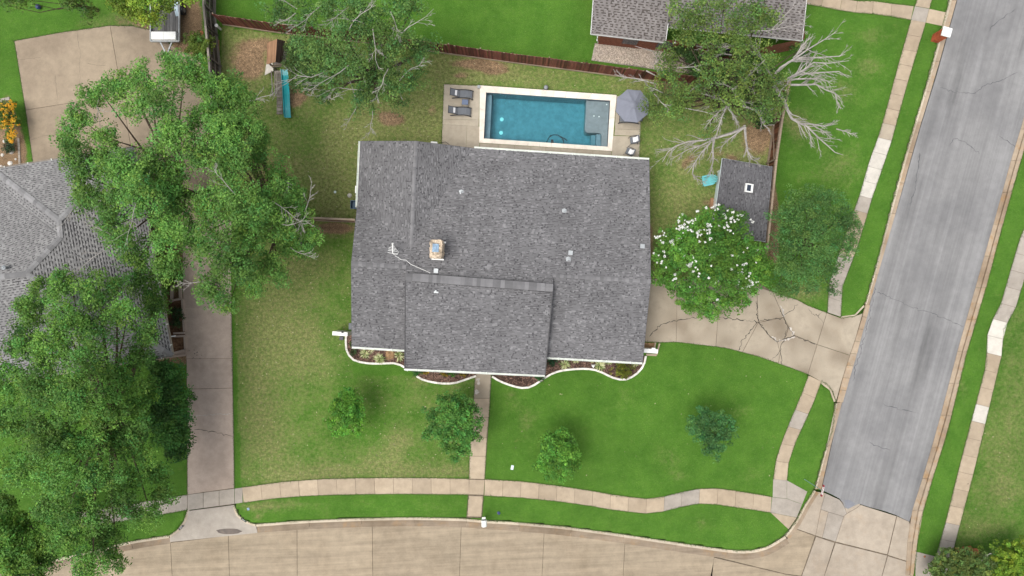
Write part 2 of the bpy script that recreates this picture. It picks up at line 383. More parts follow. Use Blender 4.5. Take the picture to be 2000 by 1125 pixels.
# ------------------------------------------------------------------ ground outlines (photo pixels at ground level)
KERB_N = [(-60, 1120), (60, 1100), (160, 1080), (250, 1058), (330, 1045)]
KERB_N2 = [(500, 1023), (600, 1016), (700, 1012), (800, 1010), (900, 1012), (948, 1016), (1000, 1019), (1100, 1028), (1200, 1041), (1300, 1056), (1395, 1070), (1440, 1075), (1470, 1074), (1500, 1066), (1533, 1046)]
CORNER = [(1533, 1046), (1553, 1020), (1572, 985), (1590, 957)]
ROAD_WB = [(1590, 957), (1608, 890), (1625, 841), (1632, 786), (1643, 744), (1660, 693), (1672, 658), (1685, 611), (1691, 590), (1715, 505), (1742, 398), (1763, 320), (1784, 249), (1813, 153), (1850, 14), (1870, -60)]   # back of the kerb, west side
ROAD_W = [(1605, 957), (1622, 880), (1638, 811), (1666, 716), (1700, 620), (1708, 560), (1738, 455), (1756, 398), (1774, 338), (1799, 245), (1831, 142), (1870, 0), (1886, -60)]
ROAD_W = [(1605, 957), (1622, 880), (1638, 811), (1666, 716), (1687, 640), (1708, 560), (1736, 462), (1756, 395), (1774, 332), (1799, 245), (1831, 142), (1870, 0), (1886, -60)]
ROAD_E = [(1776, 1019), (1800, 945), (1831, 841), (1869, 695), (1907, 560), (1955, 391), (1976, 313), (1998, 242), (2080, -60)]
ROAD_EB = [(1784, 1125), (1796, 1022), (1815, 955), (1851, 841), (1886, 695), (1926, 560), (1969, 398), (2000, 292), (2100, -60)]
STREET_POLY = KERB_N + [(330, 1058), (503, 1040)] + KERB_N2 + CORNER[1:] + ROAD_WB[1:] + ROAD_EB[::-1] + [(1790, 1330), (1560, 1330), (-60, 1330)]
POOL_IN = [(949.6, 181), (1191.5, 197), (1186.6, 286.7), (945, 270.7)]
POOL_OUT = [(937, 167), (1204, 186), (1195, 295.5), (936, 279)]

def shrink(poly, d):
    pts = inset(ccw([P(*p) for p in poly]), d); return [(p.x, p.y) for p in pts]
# lawn sheet ---------------------------------------------------------------
def lawn():
    xs = np.concatenate([[-400, -150, -70], np.arange(-44, 44.01, 0.22), [70, 150, 400]])
    ys = np.concatenate([[-400, -150, -60], np.arange(-27, 27.01, 0.22), [60, 150, 400]])
    X, Y = np.meshgrid(xs, ys); nx, ny = len(xs), len(ys)
    px = X * FPX / H + 1000; py = 562.5 - Y * FPX / H
    Z = rng.normal(0, 0.006, X.shape)
    far = (np.abs(X) > 45) | (np.abs(Y) > 28); Z[far] = 0
    st = inpoly(X, Y, shrink(STREET_POLY, 0.08)); Z[st] = -0.6
    for ap in ([(366, 992), (458, 982), (463, 1003), (480, 1019), (505, 1026), (506, 1050), (325, 1065), (328, 1048), (345, 1037), (362, 1014)], [(1613, 608), (1642, 622), (1668, 619), (1690, 600), (1700, 600), (1650, 800), (1630, 790), (1627, 764), (1605, 746), (1576, 732)], [(1575, 985), (1600, 1000), (1540, 1060), (1530, 1050)]):
        Z[inpoly(X, Y, shrink(ap, 0.02))] = -0.6
    dry = np.zeros(X.shape); soil = np.zeros(X.shape); tone = np.full(X.shape, 0.5)
    def area(poly, d, t):
        m = inpoly(px, py, poly); dry[m] = d; tone[m] = t
    area([(430, 50), (545, 66), (820, 98), (1270, 158), (1526, 165), (1498, 490), (1275, 590), (690, 560), (690, 431), (440, 431)], 0.50, 0.70)
    area([(452, 432), (692, 432), (690, 735), (930, 735), (915, 935), (470, 955)], 0.33, 0.54)
    area([(960, 740), (1290, 670), (1480, 696), (1578, 732), (1510, 936), (1505, 970), (947, 936)], 0.0, 0.46)
    area([(400, -50), (850, -50), (850, 100), (540, 62), (430, 50)], 0.0, 0.55)
    area([(820, -50), (1165, -50), (1155, 140), (820, 95)], 0.0, 0.55)
    area([(460, 985), (915, 968), (915, 1015), (500, 1025)], 0.10, 0.55)
    area([(940, 970), (1505, 1000), (1540, 1040), (1460, 1075), (945, 1015)], 0.0, 0.46)
    area([(1575, 80), (1780, 40), (1615, 610), (1500, 570)], 0.10, 0.48)
    area([(1860, 1100), (1860, 1060), (1960, 640), (2100, 400), (2100, 1200)], 0.24, 0.45)
    area([(-100, -60), (350, -60), (290, 60), (30, 80), (65, 330), (-100, 340)], 0.05, 0.5)
    area([(-100, 690), (365, 690), (366, 965), (330, 1045), (-100, 1100)], 0.0, 0.36)
    B = [  # px, py, rx, ry, dry, soil
        (930, 124, 50, 11, .6, .95), (968, 138, 36, 13, .6, .7), (900, 148, 24, 8, .5, .6), (880, 250, 10, 30, .4, .3), (845, 215, 14, 22, .4, .5), (1010, 150, 60, 12, .15, 0), (885, 135, 45, 32, .45, .1), (832, 235, 42, 42, .55, .12), (765, 234, 28, 15, .5, .95), (735, 215, 35, 14, .4, .3),
        (690, 260, 60, 30, .35, .05), (640, 335, 40, 75, .40, 0), (665, 395, 25, 40, .35, 0), (600, 300, 24, 60, -.2, 0), (620, 270, 18, 40, -.2, 0), (470, 120, 42, 45, .3, .62), (520, 85, 45, 18, .3, .6),
        (500, 130, 25, 30, .3, .6), (1480, 268, 42, 46, .3, .85), (1350, 310, 16, 16, .4, .6), (1400, 300, 26, 10, .4, .55), (1430, 310, 16, 9, .3, .55), (1335, 325, 10, 14, .4, .5), (1380, 400, 14, 24, .4, .55), (1395, 420, 8, 30, .3, .7),
        (1330, 400, 30, 40, .2, 0), (1390, 170, 60, 40, .3, .3), (1290, 165, 55, 13, .5, .62), (1310, 160, 26, 18, .4, .3), (1365, 195, 14, 12, .3, .55), (655, 446, 46, 13, .4, 1.0), (372, 45, 26, 75, .3, 1.1), (355, 85, 20, 20, .3, 1.0), (255, 40, 60, 22, .4, .5), (300, 45, 30, 18, .4, .7), (180, 48, 30, 10, .3, .3),
        (555, 620, 60, 90, .34, 0), (500, 700, 40, 120, .28, 0), (590, 520, 70, 40, .25, 0), (600, 700, 50, 60, .25, 0), (520, 850, 50, 70, .30, 0), (640, 920, 90, 18, .3, 0), (570, 930, 60, 14, .28, 0), (730, 830, 60, 40, -.14, 0), (690, 760, 60, 30, -.10, 0), (790, 920, 60, 18, .3, 0), (740, 900, 30, 25, .25, 0), (820, 745, 14, 10, .3, .2), (880, 920, 40, 12, .3, .1), (760, 870, 40, 26, .1, 0), (780, 860, 24, 34, .3, 0), (540, 985, 70, 12, .4, 0), (500, 990, 30, 8, .3, .1), (505, 1008, 10, 8, .4, .5),
        (1305, 895, 26, 26, .30, 0), (1330, 930, 22, 14, .22, 0), (1440, 800, 30, 20, .28, 0), (1180, 800, 50, 20, .15, 0), (1020, 800, 40, 40, .22, 0), (1000, 770, 12, 10, .3, .1), (1030, 850, 20, 50, .18, 0), (1480, 930, 40, 26, .16, 0), (1370, 1020, 34, 12, .25, 0), (1240, 770, 60, 20, .15, 0),
        (1690, 130, 30, 22, .32, 0), (1650, 180, 26, 26, .3, 0), (1560, 250, 34, 30, .42, .1), (1545, 230, 20, 16, .4, .2), (1640, 330, 40, 40, .3, 0), (1700, 70, 40, 20, .18, 0), (1575, 570, 36, 20, .6, .28), (1515, 450, 10, 60, .4, .9), (1510, 395, 8, 60, .3, .7), (1500, 500, 16, 22, .4, .8),
        (1940, 880, 40, 90, .2, 0), (1985, 800, 30, 160, .2, .1), (1880, 760, 12, 20, .4, .2), (1900, 1030, 50, 30, .25, 0), (1960, 960, 30, 30, .3, 0),
        (360, 705, 12, 10, .4, .7), (330, 700, 40, 8, .3, .9), (345, 620, 24, 40, 0, 1.0), (350, 470, 60, 90, .3, .7), (330, 640, 30, 60, 0, .9), (30, 300, 22, 50, 0, 1.3), (10, 260, 20, 70, 0, 1.2),
        (580, 330, 20, 30, .3, .35), (540, 330, 30, 30, .2, .5), (520, 360, 40, 40, .2, .4), (575, 190, 20, 25, .2, .9), (600, 175, 40, 30, .1, .35), (700, 160, 80, 60, -.1, .2), (1340, 120, 90, 22, .3, .7), (1560, 110, 20, 20, -.2, .2), (1270, 470, 10, 60, .2, .7)]
    for bx, by, rx, ry, d, s_ in B:
        q = np.exp(-(((px - bx) / rx) ** 2 + ((py - by) / ry) ** 2)); dry += d * q; soil += s_ * q
    V = np.stack([X, Y, Z], -1).reshape(-1, 3)
    cx = (X[:-1, :-1] + X[1:, 1:]) / 2; cy = (Y[:-1, :-1] + Y[1:, 1:]) / 2
    hole = inpoly(cx, cy, shrink(POOL_IN, -0.14))
    idx = np.arange(nx * ny).reshape(ny, nx)
    F = np.stack([idx[:-1, :-1], idx[:-1, 1:], idx[1:, 1:], idx[1:, :-1]], -1)[~hole].reshape(-1, 4)
    me = bpy.data.meshes.new("lawn"); me.vertices.add(len(V)); me.vertices.foreach_set("co", V.astype(np.float32).ravel())
    me.loops.add(F.size); me.loops.foreach_set("vertex_index", F.astype(np.int32).ravel())
    me.polygons.add(len(F)); me.polygons.foreach_set("loop_start", np.arange(0, F.size, 4, dtype=np.int32))
    at = me.attributes.new("mask", 'FLOAT_COLOR', 'POINT')
    C = np.stack([np.clip(dry, 0, 1), np.clip(soil, 0, 1), tone, np.ones_like(dry)], -1); at.data.foreach_set("color", C.astype(np.float32).ravel())
    me.update(calc_edges=True); me.materials.append(M['lawn'])
    o = bpy.data.objects.new("lawn", me); COL.objects.link(o); struct(o)
lawn()

# ------------------------------------------------------------------ paving helpers
FRINGE = []          # px polylines along which grass hangs over the paving
def slab(name, pts, m, parent, gap=0.011, thick=0.12):
    mb = MB(); mb.prism(inset(ccw([Vector(p) for p in pts]), gap), thick); return obj(name, mb, m, parent)
def base_sheet(name, pts, m, z=None):
    mb = MB(); mb.prism([Vector((p.x, p.y, p.z if z is None else z)) for p in ccw(pts)], 0.1); return struct(obj(name, mb, m))
def strip_walk(name, left, right, cuts, m, special={}, zt=0.03, piece="paving_slab"):
    """left/right pixel polylines; cuts: count of slabs"""
    L = resample([P(*p) for p in left], cuts + 1); R = resample([P(*p) for p in right], cuts + 1)
    ring = [Vector((p[0], p[1], zt - 0.022)) for p in L] + [Vector((p[0], p[1], zt - 0.022)) for p in R[::-1]]
    base = base_sheet(name, ring, M['dirt'])
    for i in range(cuts):
        dz = random.uniform(-0.006, 0.008)
        q = [Vector((*L[i][:2], zt + dz)), Vector((*R[i][:2], zt + dz)), Vector((*R[i + 1][:2], zt + dz)), Vector((*L[i + 1][:2], zt + dz))]
        slab(piece, q, special.get(i, m), base)
    FRINGE.append(left); FRINGE.append(right)
    return base

# front street ---------------------------------------------------------------
ZS = -0.13
street_ring = [P(*p, ZS - 0.03) for p in KERB_N + [(330, 1058), (503, 1040)] + KERB_N2 + CORNER[1:2] + [(1600, 1125), (1600, 1330), (-60, 1330)]]
street = base_sheet("street", [P(*p, ZS - 0.03) for p in [(-60, 1130), (250, 1064), (330, 1056), (503, 1038), (800, 1016), (1000, 1025), (1200, 1047), (1395, 1076), (1470, 1080), (1535, 1052), (1572, 990), (1600, 962), (1660, 985), (1776, 1017), (1790, 1125), (1790, 1330), (-60, 1330)]], M['dirt'])
tops = [(-60, 1122), (60, 1106), (180, 1083), (332, 1060), (446, 1046), (503, 1040), (580, 1030), (727, 1022), (901, 1021), (1063, 1034), (1221, 1053), (1396, 1079)]
joint_x = [(-60, -60), (55, 50), (180, 178), (333, 340), (446, 450), (580, 581), (727, 729), (901, 895), (1063, 1055), (1221, 1213), (1396, 1384)]
def topy(x):
    for (x0, y0), (x1, y1) in zip(tops, tops[1:]):
        if x0 <= x <= x1: return y0 + (y1 - y0) * (x - x0) / (x1 - x0)
    return tops[-1][1]
for (a0, a1), (b0, b1) in zip(joint_x, joint_x[1:]):
    xs_ = [a0] + [x for x, _ in tops if a0 < x < b0] + [b0]
    up = [P(x, topy(x), ZS) for x in xs_]
    k = 1330 - 1125
    bl, br = P(a1, 1200, ZS), P(b1, 1200, ZS)
    slab("concrete_panel", up + [br, bl], M['street'], street, 0.018)
    slab("concrete_panel", [bl, br, P(b1 - 1, 1330, ZS), P(a1 - 1, 1330, ZS)], M['street'], street, 0.018)
# crossing of the two streets: the panels below the asphalt
def panel(pts, m=None, z=ZS, par=street, gap=0.014): slab("concrete_panel", [P(x, y, z) for x, y in pts], m or M['cross'], par, gap)
panel([(1396, 1081), (1440, 1084), (1475, 1083), (1505, 1074), (1538, 1052), (1551, 1032), (1592, 1047), (1565, 1125), (1535, 1121), (1395, 1087)], M['street'])
panel([(1395, 1089), (1535, 1122), (1565, 1127), (1540, 1200), (1372, 1200)], M['street'])
panel([(1551, 1031), (1577, 986), (1592, 960), (1612, 963), (1603, 995), (1593, 1046)])
panel([(1612, 963), (1640, 976), (1648, 987), (1654, 1003), (1648, 1009), (1618, 1000), (1603, 995)], M['greywalk'])
panel([(1603, 995), (1618, 1000), (1606, 1050), (1593, 1046)])
panel([(1618, 1000), (1648, 1009), (1632, 1058), (1606, 1050)], M['greywalk'])
panel([(1654, 1003), (1672, 993), (1681, 986), (1751, 1008), (1733, 1083), (1632, 1058), (1648, 1009)])
panel([(1649, 989), (1668, 988), (1678, 983), (1681, 986), (1672, 993), (1654, 1003)])
panel([(1752, 1008), (1776, 1019), (1784, 1060), (1784, 1100), (1734, 1084)])
panel([(1594, 1048), (1630, 1060), (1608, 1130), (1566, 1125)])
panel([(1632, 1060), (1733, 1085), (1721, 1130), (1700, 1200), (1590, 1200), (1610, 1125)])
panel([(1734, 1086), (1786, 1102), (1790, 1200), (1702, 1200), (1722, 1128)])
# dirty gutter band along the front kerb
def band(name, a, b, z, m, parent, th=0.03):
    mb = MB(); n = len(a)
    for i in range(n - 1): mb.poly([Vector((*a[i][:2], z)), Vector((*b[i][:2], z)), Vector((*b[i + 1][:2], z)), Vector((*a[i + 1][:2], z))])
    return obj(name, mb, m, parent)
def offset_line(pts, d):
    """offset a world polyline to its left by d"""
    out = []
    for i, p in enumerate(pts):
        q = np.array(pts[min(i + 1, len(pts) - 1)][:2]) - np.array(pts[max(i - 1, 0)][:2]); q = q / np.linalg.norm(q)
        out.append(np.array([p[0] - q[1] * d, p[1] + q[0] * d, 0.0]))
    return out
def kerb_run(name, pxl, width, side, seg, m, label_struct=True, zt=0.03, dirtw=0.0, pan=None, panm=None):
    """a kerb of separate stones along a pixel polyline (back edge); side=-1 body lies right of travel"""
    n = max(2, int(sum((P(*a) - P(*b)).length for a, b in zip(pxl, pxl[1:])) / 0.6))
    line = smooth_line([P(*p) for p in pxl], n)
    root = struct(empty(name, Vector(line[0])))
    face = offset_line(line, side * width)
    k = max(1, int(round(seg / 0.6)))
    for i in range(0, n - 1, k):
        j = min(i + k, n - 1)
        ring = [Vector((*line[t][:2], zt)) for t in range(i, j + 1)] + [Vector((*face[t][:2], zt - 0.015)) for t in range(j, i - 1, -1)]
        mb = MB(); mb.prism(inset(ccw(ring), 0.008), 0.2); obj("kerb_stone", mb, m, root)
    if pan:
        outer = offset_line(line, side * (width + pan))
        for i in range(0, n - 1, k):
            j = min(i + k, n - 1)
            ring = [Vector((*face[t][:2], ZS + 0.012)) for t in range(i, j + 1)] + [Vector((*outer[t][:2], ZS + 0.006)) for t in range(j, i - 1, -1)]
            mb = MB(); mb.prism(inset(ccw(ring), 0.012), 0.08); obj("gutter_pan", mb, panm, root)
    FRINGE.append(pxl)
    return root
kerb_run("front_kerb", KERB_N2, 0.24, -1, 4.0, M['kerb'], pan=0.55, panm=M['gutterdirt'])
kerb_run("front_kerb", KERB_N, 0.24, -1, 4.0, M['kerb'], pan=0.5, panm=M['gutterdirt'])
kerb_run("ramp_kerb", CORNER, 0.2, -1, 2.0, M['kerb'], zt=0.0, pan=0.35, panm=M['gutterpan'])
kerb_run("driveway_kerb", [(330, 1046), (345, 1036), (356, 1022), (363, 1008), (366, 995)], 0.2, -1, 3.0, M['kerb'])
kerb_run("driveway_kerb", [(458, 986), (461, 998), (468, 1008), (480, 1017), (500, 1024)], 0.2, -1, 3.0, M['kerb'])
# asphalt road
arow = [P(*p, ZS + 0.02) for p in ROAD_W] ; erow = [P(*p, ZS + 0.02) for p in ROAD_E]
cut = [P(x, y, ZS + 0.02) for x, y in [(1605, 957), (1625, 966), (1640, 974), (1647, 983), (1650, 992), (1657, 994), (1668, 988), (1678, 984), (1700, 991), (1727, 998), (1750, 1006), (1776, 1019)]]
road = base_sheet("asphalt_road", cut[1:] + erow[1:] + arow[::-1], M['asphalt'])
mb = MB(); mb.prism(ccw([P(x, y, ZS + 0.03) for x, y in [(1649, 977), (1658, 976), (1670, 983), (1666, 989), (1658, 993), (1652, 990)]]), 0.02)
obj("asphalt_patch", mb, m_plain("patch_asphalt", (0.21, 0.215, 0.235), 0.9, 0.2, 0.1), road)
# kerb and gutter of the asphalt road
def kerb_between(name, back, front, seg, splitf, top_m, pan_m):
    n = int(sum((P(*a) - P(*b)).length for a, b in zip(back, back[1:])) / seg) + 1
    A = resample([P(*p) for p in back], n); B_ = resample([P(*p) for p in front], n); root = struct(empty(name, Vector(A[0])))
    for i in range(n - 1):
        a0, a1, b0, b1 = A[i], A[i + 1], B_[i], B_[i + 1]; c0 = a0 + (b0 - a0) * splitf; c1 = a1 + (b1 - a1) * splitf
        z = 0.03 + random.uniform(-0.01, 0.01)
        slab("kerb_stone", [(*a0[:2], z), (*c0[:2], z - 0.015), (*c1[:2], z - 0.015), (*a1[:2], z)], top_m, root, 0.008, 0.2)
        slab("gutter_pan", [(*c0[:2], ZS + 0.03), (*b0[:2], ZS + 0.045), (*b1[:2], ZS + 0.045), (*c1[:2], ZS + 0.03)], pan_m, root, 0.012, 0.1)
    return root
kerb_between("road_kerb", [(1690, 594), (1715, 505), (1742, 398), (1763, 320), (1784, 249), (1813, 153), (1850, 14), (1869, -60)], [(1699, 596), (1725, 505), (1756, 398), (1776, 325), (1799, 245), (1831, 140), (1870, 0), (1886, -60)], 2.4, 0.36, M['kerb'], M['gutterpan'])
kerb_between("road_kerb", [(1591, 955), (1608, 890), (1625, 841), (1632, 788)], [(1605, 957), (1622, 880), (1638, 811), (1646, 786)], 2.4, 0.3, M['kerb'], M['gutterpan'])
kerb_between("road_kerb", ROAD_EB[::-1], ROAD_E[::-1][:-1] + [(1776, 1019), (1770, 1125)], 2.6, 0.45, M['gutterpan'], M['gutterpan'])
# flush gutter in front of the east driveway
gt = struct(empty("driveway_gutter", P(1670, 690, 0)))
A = resample([P(*p, ZS) for p in [(1634, 786), (1644, 744), (1660, 693), (1672, 658), (1686, 611), (1690, 594)]], 9); B_ = resample([P(*p, ZS) for p in [(1646, 786), (1658, 744), (1673, 693), (1683, 655), (1695, 613), (1699, 596)]], 9)
for i in range(8): slab("gutter_pan", [(*A[i][:2], ZS + 0.035), (*B_[i][:2], ZS + 0.045), (*B_[i + 1][:2], ZS + 0.045), (*A[i + 1][:2], ZS + 0.035)], M['gutterpan'], gt, 0.012, 0.1)
for ln in (ROAD_WB[:4], ROAD_WB[8:], ROAD_EB): FRINGE.append(ln)
kerb_run("driveway_kerb", [(1604, 745), (1617, 752), (1626, 765), (1632, 784)], 0.16, -1, 3.0, M['kerb'])
kerb_run("driveway_kerb", [(1689, 598), (1683, 611), (1668, 618), (1643, 621)], 0.14, -1, 3.0, M['kerb'])
# road cracks
def crack_line(pts, width, z, m, parent, name="crack", jit=0.05, step=0.18, ragged=0.6):
    w_ = [np.array(P(*p)) for p in pts]
    L = sum(np.linalg.norm(b - a) for a, b in zip(w_, w_[1:])); n = max(4, int(L / step)); r = resample(w_, n)
    r = [p + np.array([random.gauss(0, jit), random.gauss(0, jit), 0]) for p in r]; mb = MB()
    wd = [width * (1 + random.uniform(-ragged, ragged)) * (0.3 if i in (0, n - 1) else 1) for i in range(n)]
    lf = offset_line(r, 0.5); rt = offset_line(r, -0.5)
    a = [p + (q - p) * wd[i] for i, (p, q) in enumerate(zip([np.array([*x[:2], 0]) for x in r], lf))]
    b = [p + (q - p) * wd[i] for i, (p, q) in enumerate(zip([np.array([*x[:2], 0]) for x in r], rt))]
    zz = z if callable(z) else (lambda x, y: z)
    for i in range(n - 1):
        mb.poly([(*a[i][:2], zz(*a[i][:2])), (*b[i][:2], zz(*b[i][:2])), (*b[i + 1][:2], zz(*b[i + 1][:2])), (*a[i + 1][:2], zz(*a[i + 1][:2]))])
    return obj(name, mb, m, parent)
t_ = m_plain("asphalt_crack_filler", (0.10, 0.10, 0.105), 0.95, 0.1, 0.3, 9); M['acrack'] = t_; M['hair'] = m_plain('hairline_crack', (0.19, 0.155, 0.115), 0.95, 0.1, 0.3, 9)  # dark filling of the road cracks, and a browner one for hairlines
for pts in ([(1714, 570), (1735, 578), (1760, 590), (1790, 602), (1830, 615), (1868, 632), (1884, 638)], [(1712, 560), (1702, 600), (1694, 640), (1684, 680), (1672, 720), (1668, 745)], [(1836, 170), (1870, 180), (1905, 182), (1920, 168), (1960, 155), (1990, 140)], [(1795, 330), (1798, 300), (1790, 360), (1780, 400)], [(1990, 290), (1960, 268), (1955, 265)], [(1855, 285), (1865, 270), (1885, 275), (1915, 300)], [(1700, 865), (1720, 873), (1742, 880)], [(1725, 790), (1760, 800), (1790, 806)], [(1930, 60), (1950, 40), (1985, 18)]):
    crack_line(pts, 0.035, ZS + 0.024, M['acrack'], road)

# sidewalks ------------------------------------------------------------------
strip_walk("front_sidewalk", [(473, 952), (520, 945), (560, 940), (632, 935), (700, 933.5), (758, 933), (826, 933), (916, 935)], [(476, 982), (520, 975.5), (560, 971), (632, 967), (700, 965.5), (758, 965), (826, 965), (916, 966)], 12, M['walk'])
strip_walk("front_sidewalk", [(947, 936), (1019, 940), (1093, 949), (1158, 959), (1208, 968), (1262, 974), (1287, 972), (1323, 963), (1356, 955), (1395, 953), (1442, 959), (1507, 970)], [(946, 968), (1019, 972), (1089, 979), (1160, 989), (1190, 995), (1258, 1003), (1291, 1000), (1330, 990), (1363, 983.5), (1399, 985), (1460, 994), (1505, 1001)], 16, M['walk'], {10: M['greywalk'], 11: M['greywalk']})
strip_walk("front_sidewalk", [(150, 1000), (250, 985), (366, 966)], [(150, 1032), (250, 1016), (366, 996)], 6, M['greywalk'])
strip_walk("side_sidewalk", [(1579, 733), (1562, 778), (1546, 815), (1532, 848), (1516, 895), (1510, 936)], [(1604, 745), (1588, 788), (1571, 826), (1555, 859), (1540, 904), (1537, 938)], 6, M['walk'], {2: M['greywalk'], 3: M['walk']})
rp = struct(empty("corner_ramp", P(1535, 980)))
for pts, m in (([(1510, 936), (1537, 938), (1537, 974), (1509, 971)], M['greywalk']), ([(1537, 938), (1577, 960), (1567, 985), (1537, 974)], M['greywalk']), ([(1508, 971), (1537, 974), (1567, 985), (1556, 1011), (1505, 1001)], M['greywalk']), ([(1505, 1001), (1556, 1011), (1540, 1034)], M['walk'])):
    slab("paving_slab", [P(x, y, 0.03) for x, y in pts], m, rp)
NEW = {i: M['pale'] for i in (8, 9, 10, 11)}; NEW.update({12: M['greywalk'], 16: M['greywalk'], 17: M['greywalk'], 18: M['greywalk'], 19: M['greywalk'], 0: M['walk'], 7: M['drive_e']})
strip_walk("side_sidewalk", [(1779, 39), (1752, 135), (1728, 224), (1717, 261), (1697, 316), (1680, 377), (1672, 400), (1645, 475), (1618, 558), (1616, 610)], [(1808, 44), (1777, 146), (1752, 235), (1744, 267), (1724, 327), (1704, 384), (1698, 405), (1672, 490), (1645, 560), (1642, 619)], 20, M['walk'], NEW)
strip_walk("side_sidewalk", [(1806, -50), (1787, 12)], [(1834, -50), (1815, 17)], 2, M['walk'])
strip_walk("far_sidewalk", [(2100, 210), (1990, 470), (1964, 560), (1954, 595), (1934, 632), (1928, 653), (1926, 711), (1917, 746), (1897, 821), (1871, 921), (1846, 1022), (1828, 1086)], [(2130, 220), (2020, 480), (1996, 560), (1984, 600), (1960, 643), (1957, 690), (1949, 723), (1927, 816), (1902, 921), (1874, 1027), (1857, 1092)], 27, M['greywalk'], {i: (M['pale'] if i in (13, 14, 18) else M['walk'] if i in (15, 16, 17, 19, 20, 21, 22, 23, 24) else M['greywalk']) for i in range(27)})
cp = struct(empty("corner_pad", P(1815, 1105)))
slab("paving_slab", [P(x, y, 0.03) for x, y in [(1788, 1077), (1828, 1087), (1857, 1093), (1862, 1200), (1788, 1200)]], M['greywalk'], cp)
# north neighbour's walk, across to the kerb
nw = struct(empty("neighbour_walk", P(1680, 20)))
xs_ = [(1500, -28), (1540, -22), (1575, -16), (1610, -9), (1645, -3), (1675, 2), (1706, 2), (1742, 7), (1785, 12)]
ys_ = [(1500, -4), (1540, 2), (1574, 8), (1604, 13), (1640, 20), (1671, 25), (1704, 27), (1740, 32), (1779, 39)]
for i in range(8): slab("paving_slab", [P(*xs_[i], 0.03), P(*xs_[i + 1], 0.03), P(*ys_[i + 1], 0.03), P(*ys_[i], 0.03)], M['walk'], nw)
slab("paving_slab", [P(*p, 0.03) for p in [(1787, 12), (1815, 17), (1808, 44), (1779, 39)]], M['greywalk'], nw)
slab("paving_slab", [P(*p, 0.03) for p in [(1815, 17), (1848, 24), (1841, 51), (1808, 44)]], M['walk'], nw)
FRINGE += [xs_, ys_]
# front walk
fw = struct(empty("front_walk", P(938, 840)))
L_ = [(929, 722), (925, 778), (922, 815), (919, 855), (917, 891), (916, 935)]; R_ = [(960, 722), (957, 778), (955, 815), (951, 855), (949, 891), (947, 936)]
for i in range(5): slab("paving_slab", [P(*L_[i], 0.03), P(*R_[i], 0.03), P(*R_[i + 1], 0.03), P(*L_[i + 1], 0.03)], M['drive_e'] if i == 0 else M['walk'], fw, 0.015)
slab("paving_slab", [P(*p, 0.03) for p in [(916, 936), (947, 937), (945, 967), (915, 966)]], M['walk'], fw, 0.03)
slab("paving_slab", [P(*p, 0.03) for p in [(914.5, 968), (944, 969), (941, 1010), (912, 1009)]], M['walk'], fw, 0.03)
for k, (x, y, a, b_) in enumerate(((934, 741, 4, 3), (934.5, 748, 3, 5), (931, 766, 5, 5))):
    mb = MB(); mb.prism(ccw([P(x + a * math.cos(t) * random.uniform(.7, 1.2), y + b_ * math.sin(t) * random.uniform(.7, 1.2), 0.036) for t in np.linspace(0, 6.28, 9)[:-1]]), 0.005); obj("worn_patch", mb, M['crumble'], fw)
mb = MB(); mb.prism(ccw([P(*p, 0.012) for p in [(928, 722), (961, 722), (942, 1012), (911, 1011)]]), 0.05); obj("joint_bed", mb, M['dirt'], fw)
FRINGE += [L_, R_, [(914.5, 968), (912, 1009)], [(944, 969), (941, 1010)]]

# west driveway and parking pad ----------------------------------------------
dw = base_sheet("west_driveway", [P(*p, 0.012) for p in [(358, 560), (362, 647), (364, 700), (366, 996), (458, 985), (455, 759), (453, 640), (450, 560)]], M['dirt'])
for pts, m in (([(357, 430), (452, 430), (452, 520), (357, 520)], M['drive_w']), ([(357, 520), (451, 520), (452, 600), (358, 600)], M['drive_w']), ([(358, 600), (452, 600), (454, 700), (364, 700)], M['drive_w']), ([(364, 700), (454, 700), (455, 758), (365, 760)], M['drive_w']), ([(365, 760), (455, 758), (458, 953), (366, 966)], M['drive_w'])):
    slab("concrete_panel", [P(x, y, 0.03) for x, y in pts], m, dw, 0.02 if pts[0][1] in (700, 760) else 0.004)
for i, (a, b_) in enumerate(((366, 397), (397, 428), (428, 458), (458, 474))):
    f = lambda x, y0, y1: y0 + (y1 - y0) * (x - 366) / (474 - 366)
    slab("concrete_panel", [P(a, f(a, 966, 952), 0.03), P(b_, f(b_, 966, 952), 0.03), P(b_, f(b_, 997, 982), 0.03), P(a, f(a, 997, 982), 0.03)], M['greywalk'], dw, 0.018)
slab("concrete_panel", [P(366, 998, 0.028), P(458, 986, 0.028), P(462, 1000, 0.0), P(480, 1018, -0.09), P(500, 1026, -0.11), P(503, 1041, -0.115), P(332, 1059, -0.115), P(331, 1048, -0.11), P(346, 1038, -0.09), P(362, 1014, 0.0)], M['greywalk'], dw, 0.01)
mb = MB(); mb.prism(ccw([P(422 + 5 + 22 + 25 * math.cos(t) * random.uniform(.85, 1.1) - 2, 1038 + 5.5 * math.sin(t), -0.088) for t in np.linspace(0, 6.28, 17)[:-1]]), 0.006)
obj("puddle", mb, m_plain("muddy_puddle", (0.10, 0.075, 0.058), 0.45, 0.3, 0.3, 3), dw)
for pts in ([(367, 809), (385, 812), (410, 810), (454, 808)], [(380, 838), (410, 842), (435, 847), (455, 852)]): crack_line(pts, 0.045, 0.035, M['crumble'] if pts[0][1] < 820 else M['crack'], dw)
for i in range(26):
    x, y = random.gauss(383, 6), random.gauss(690, 7); mb = MB(); mb.prism(ccw([P(x + random.uniform(.4, 1.4) * math.cos(t), y + random.uniform(.4, 1.1) * math.sin(t), 0.034) for t in np.linspace(0, 6.28, 7)[:-1]]), 0.003)
    if i < 12: obj("oil_spot", mb, M['crack'], dw)
FRINGE += [[(366, 760), (366, 966)], [(452, 600), (455, 759), (458, 953)]]
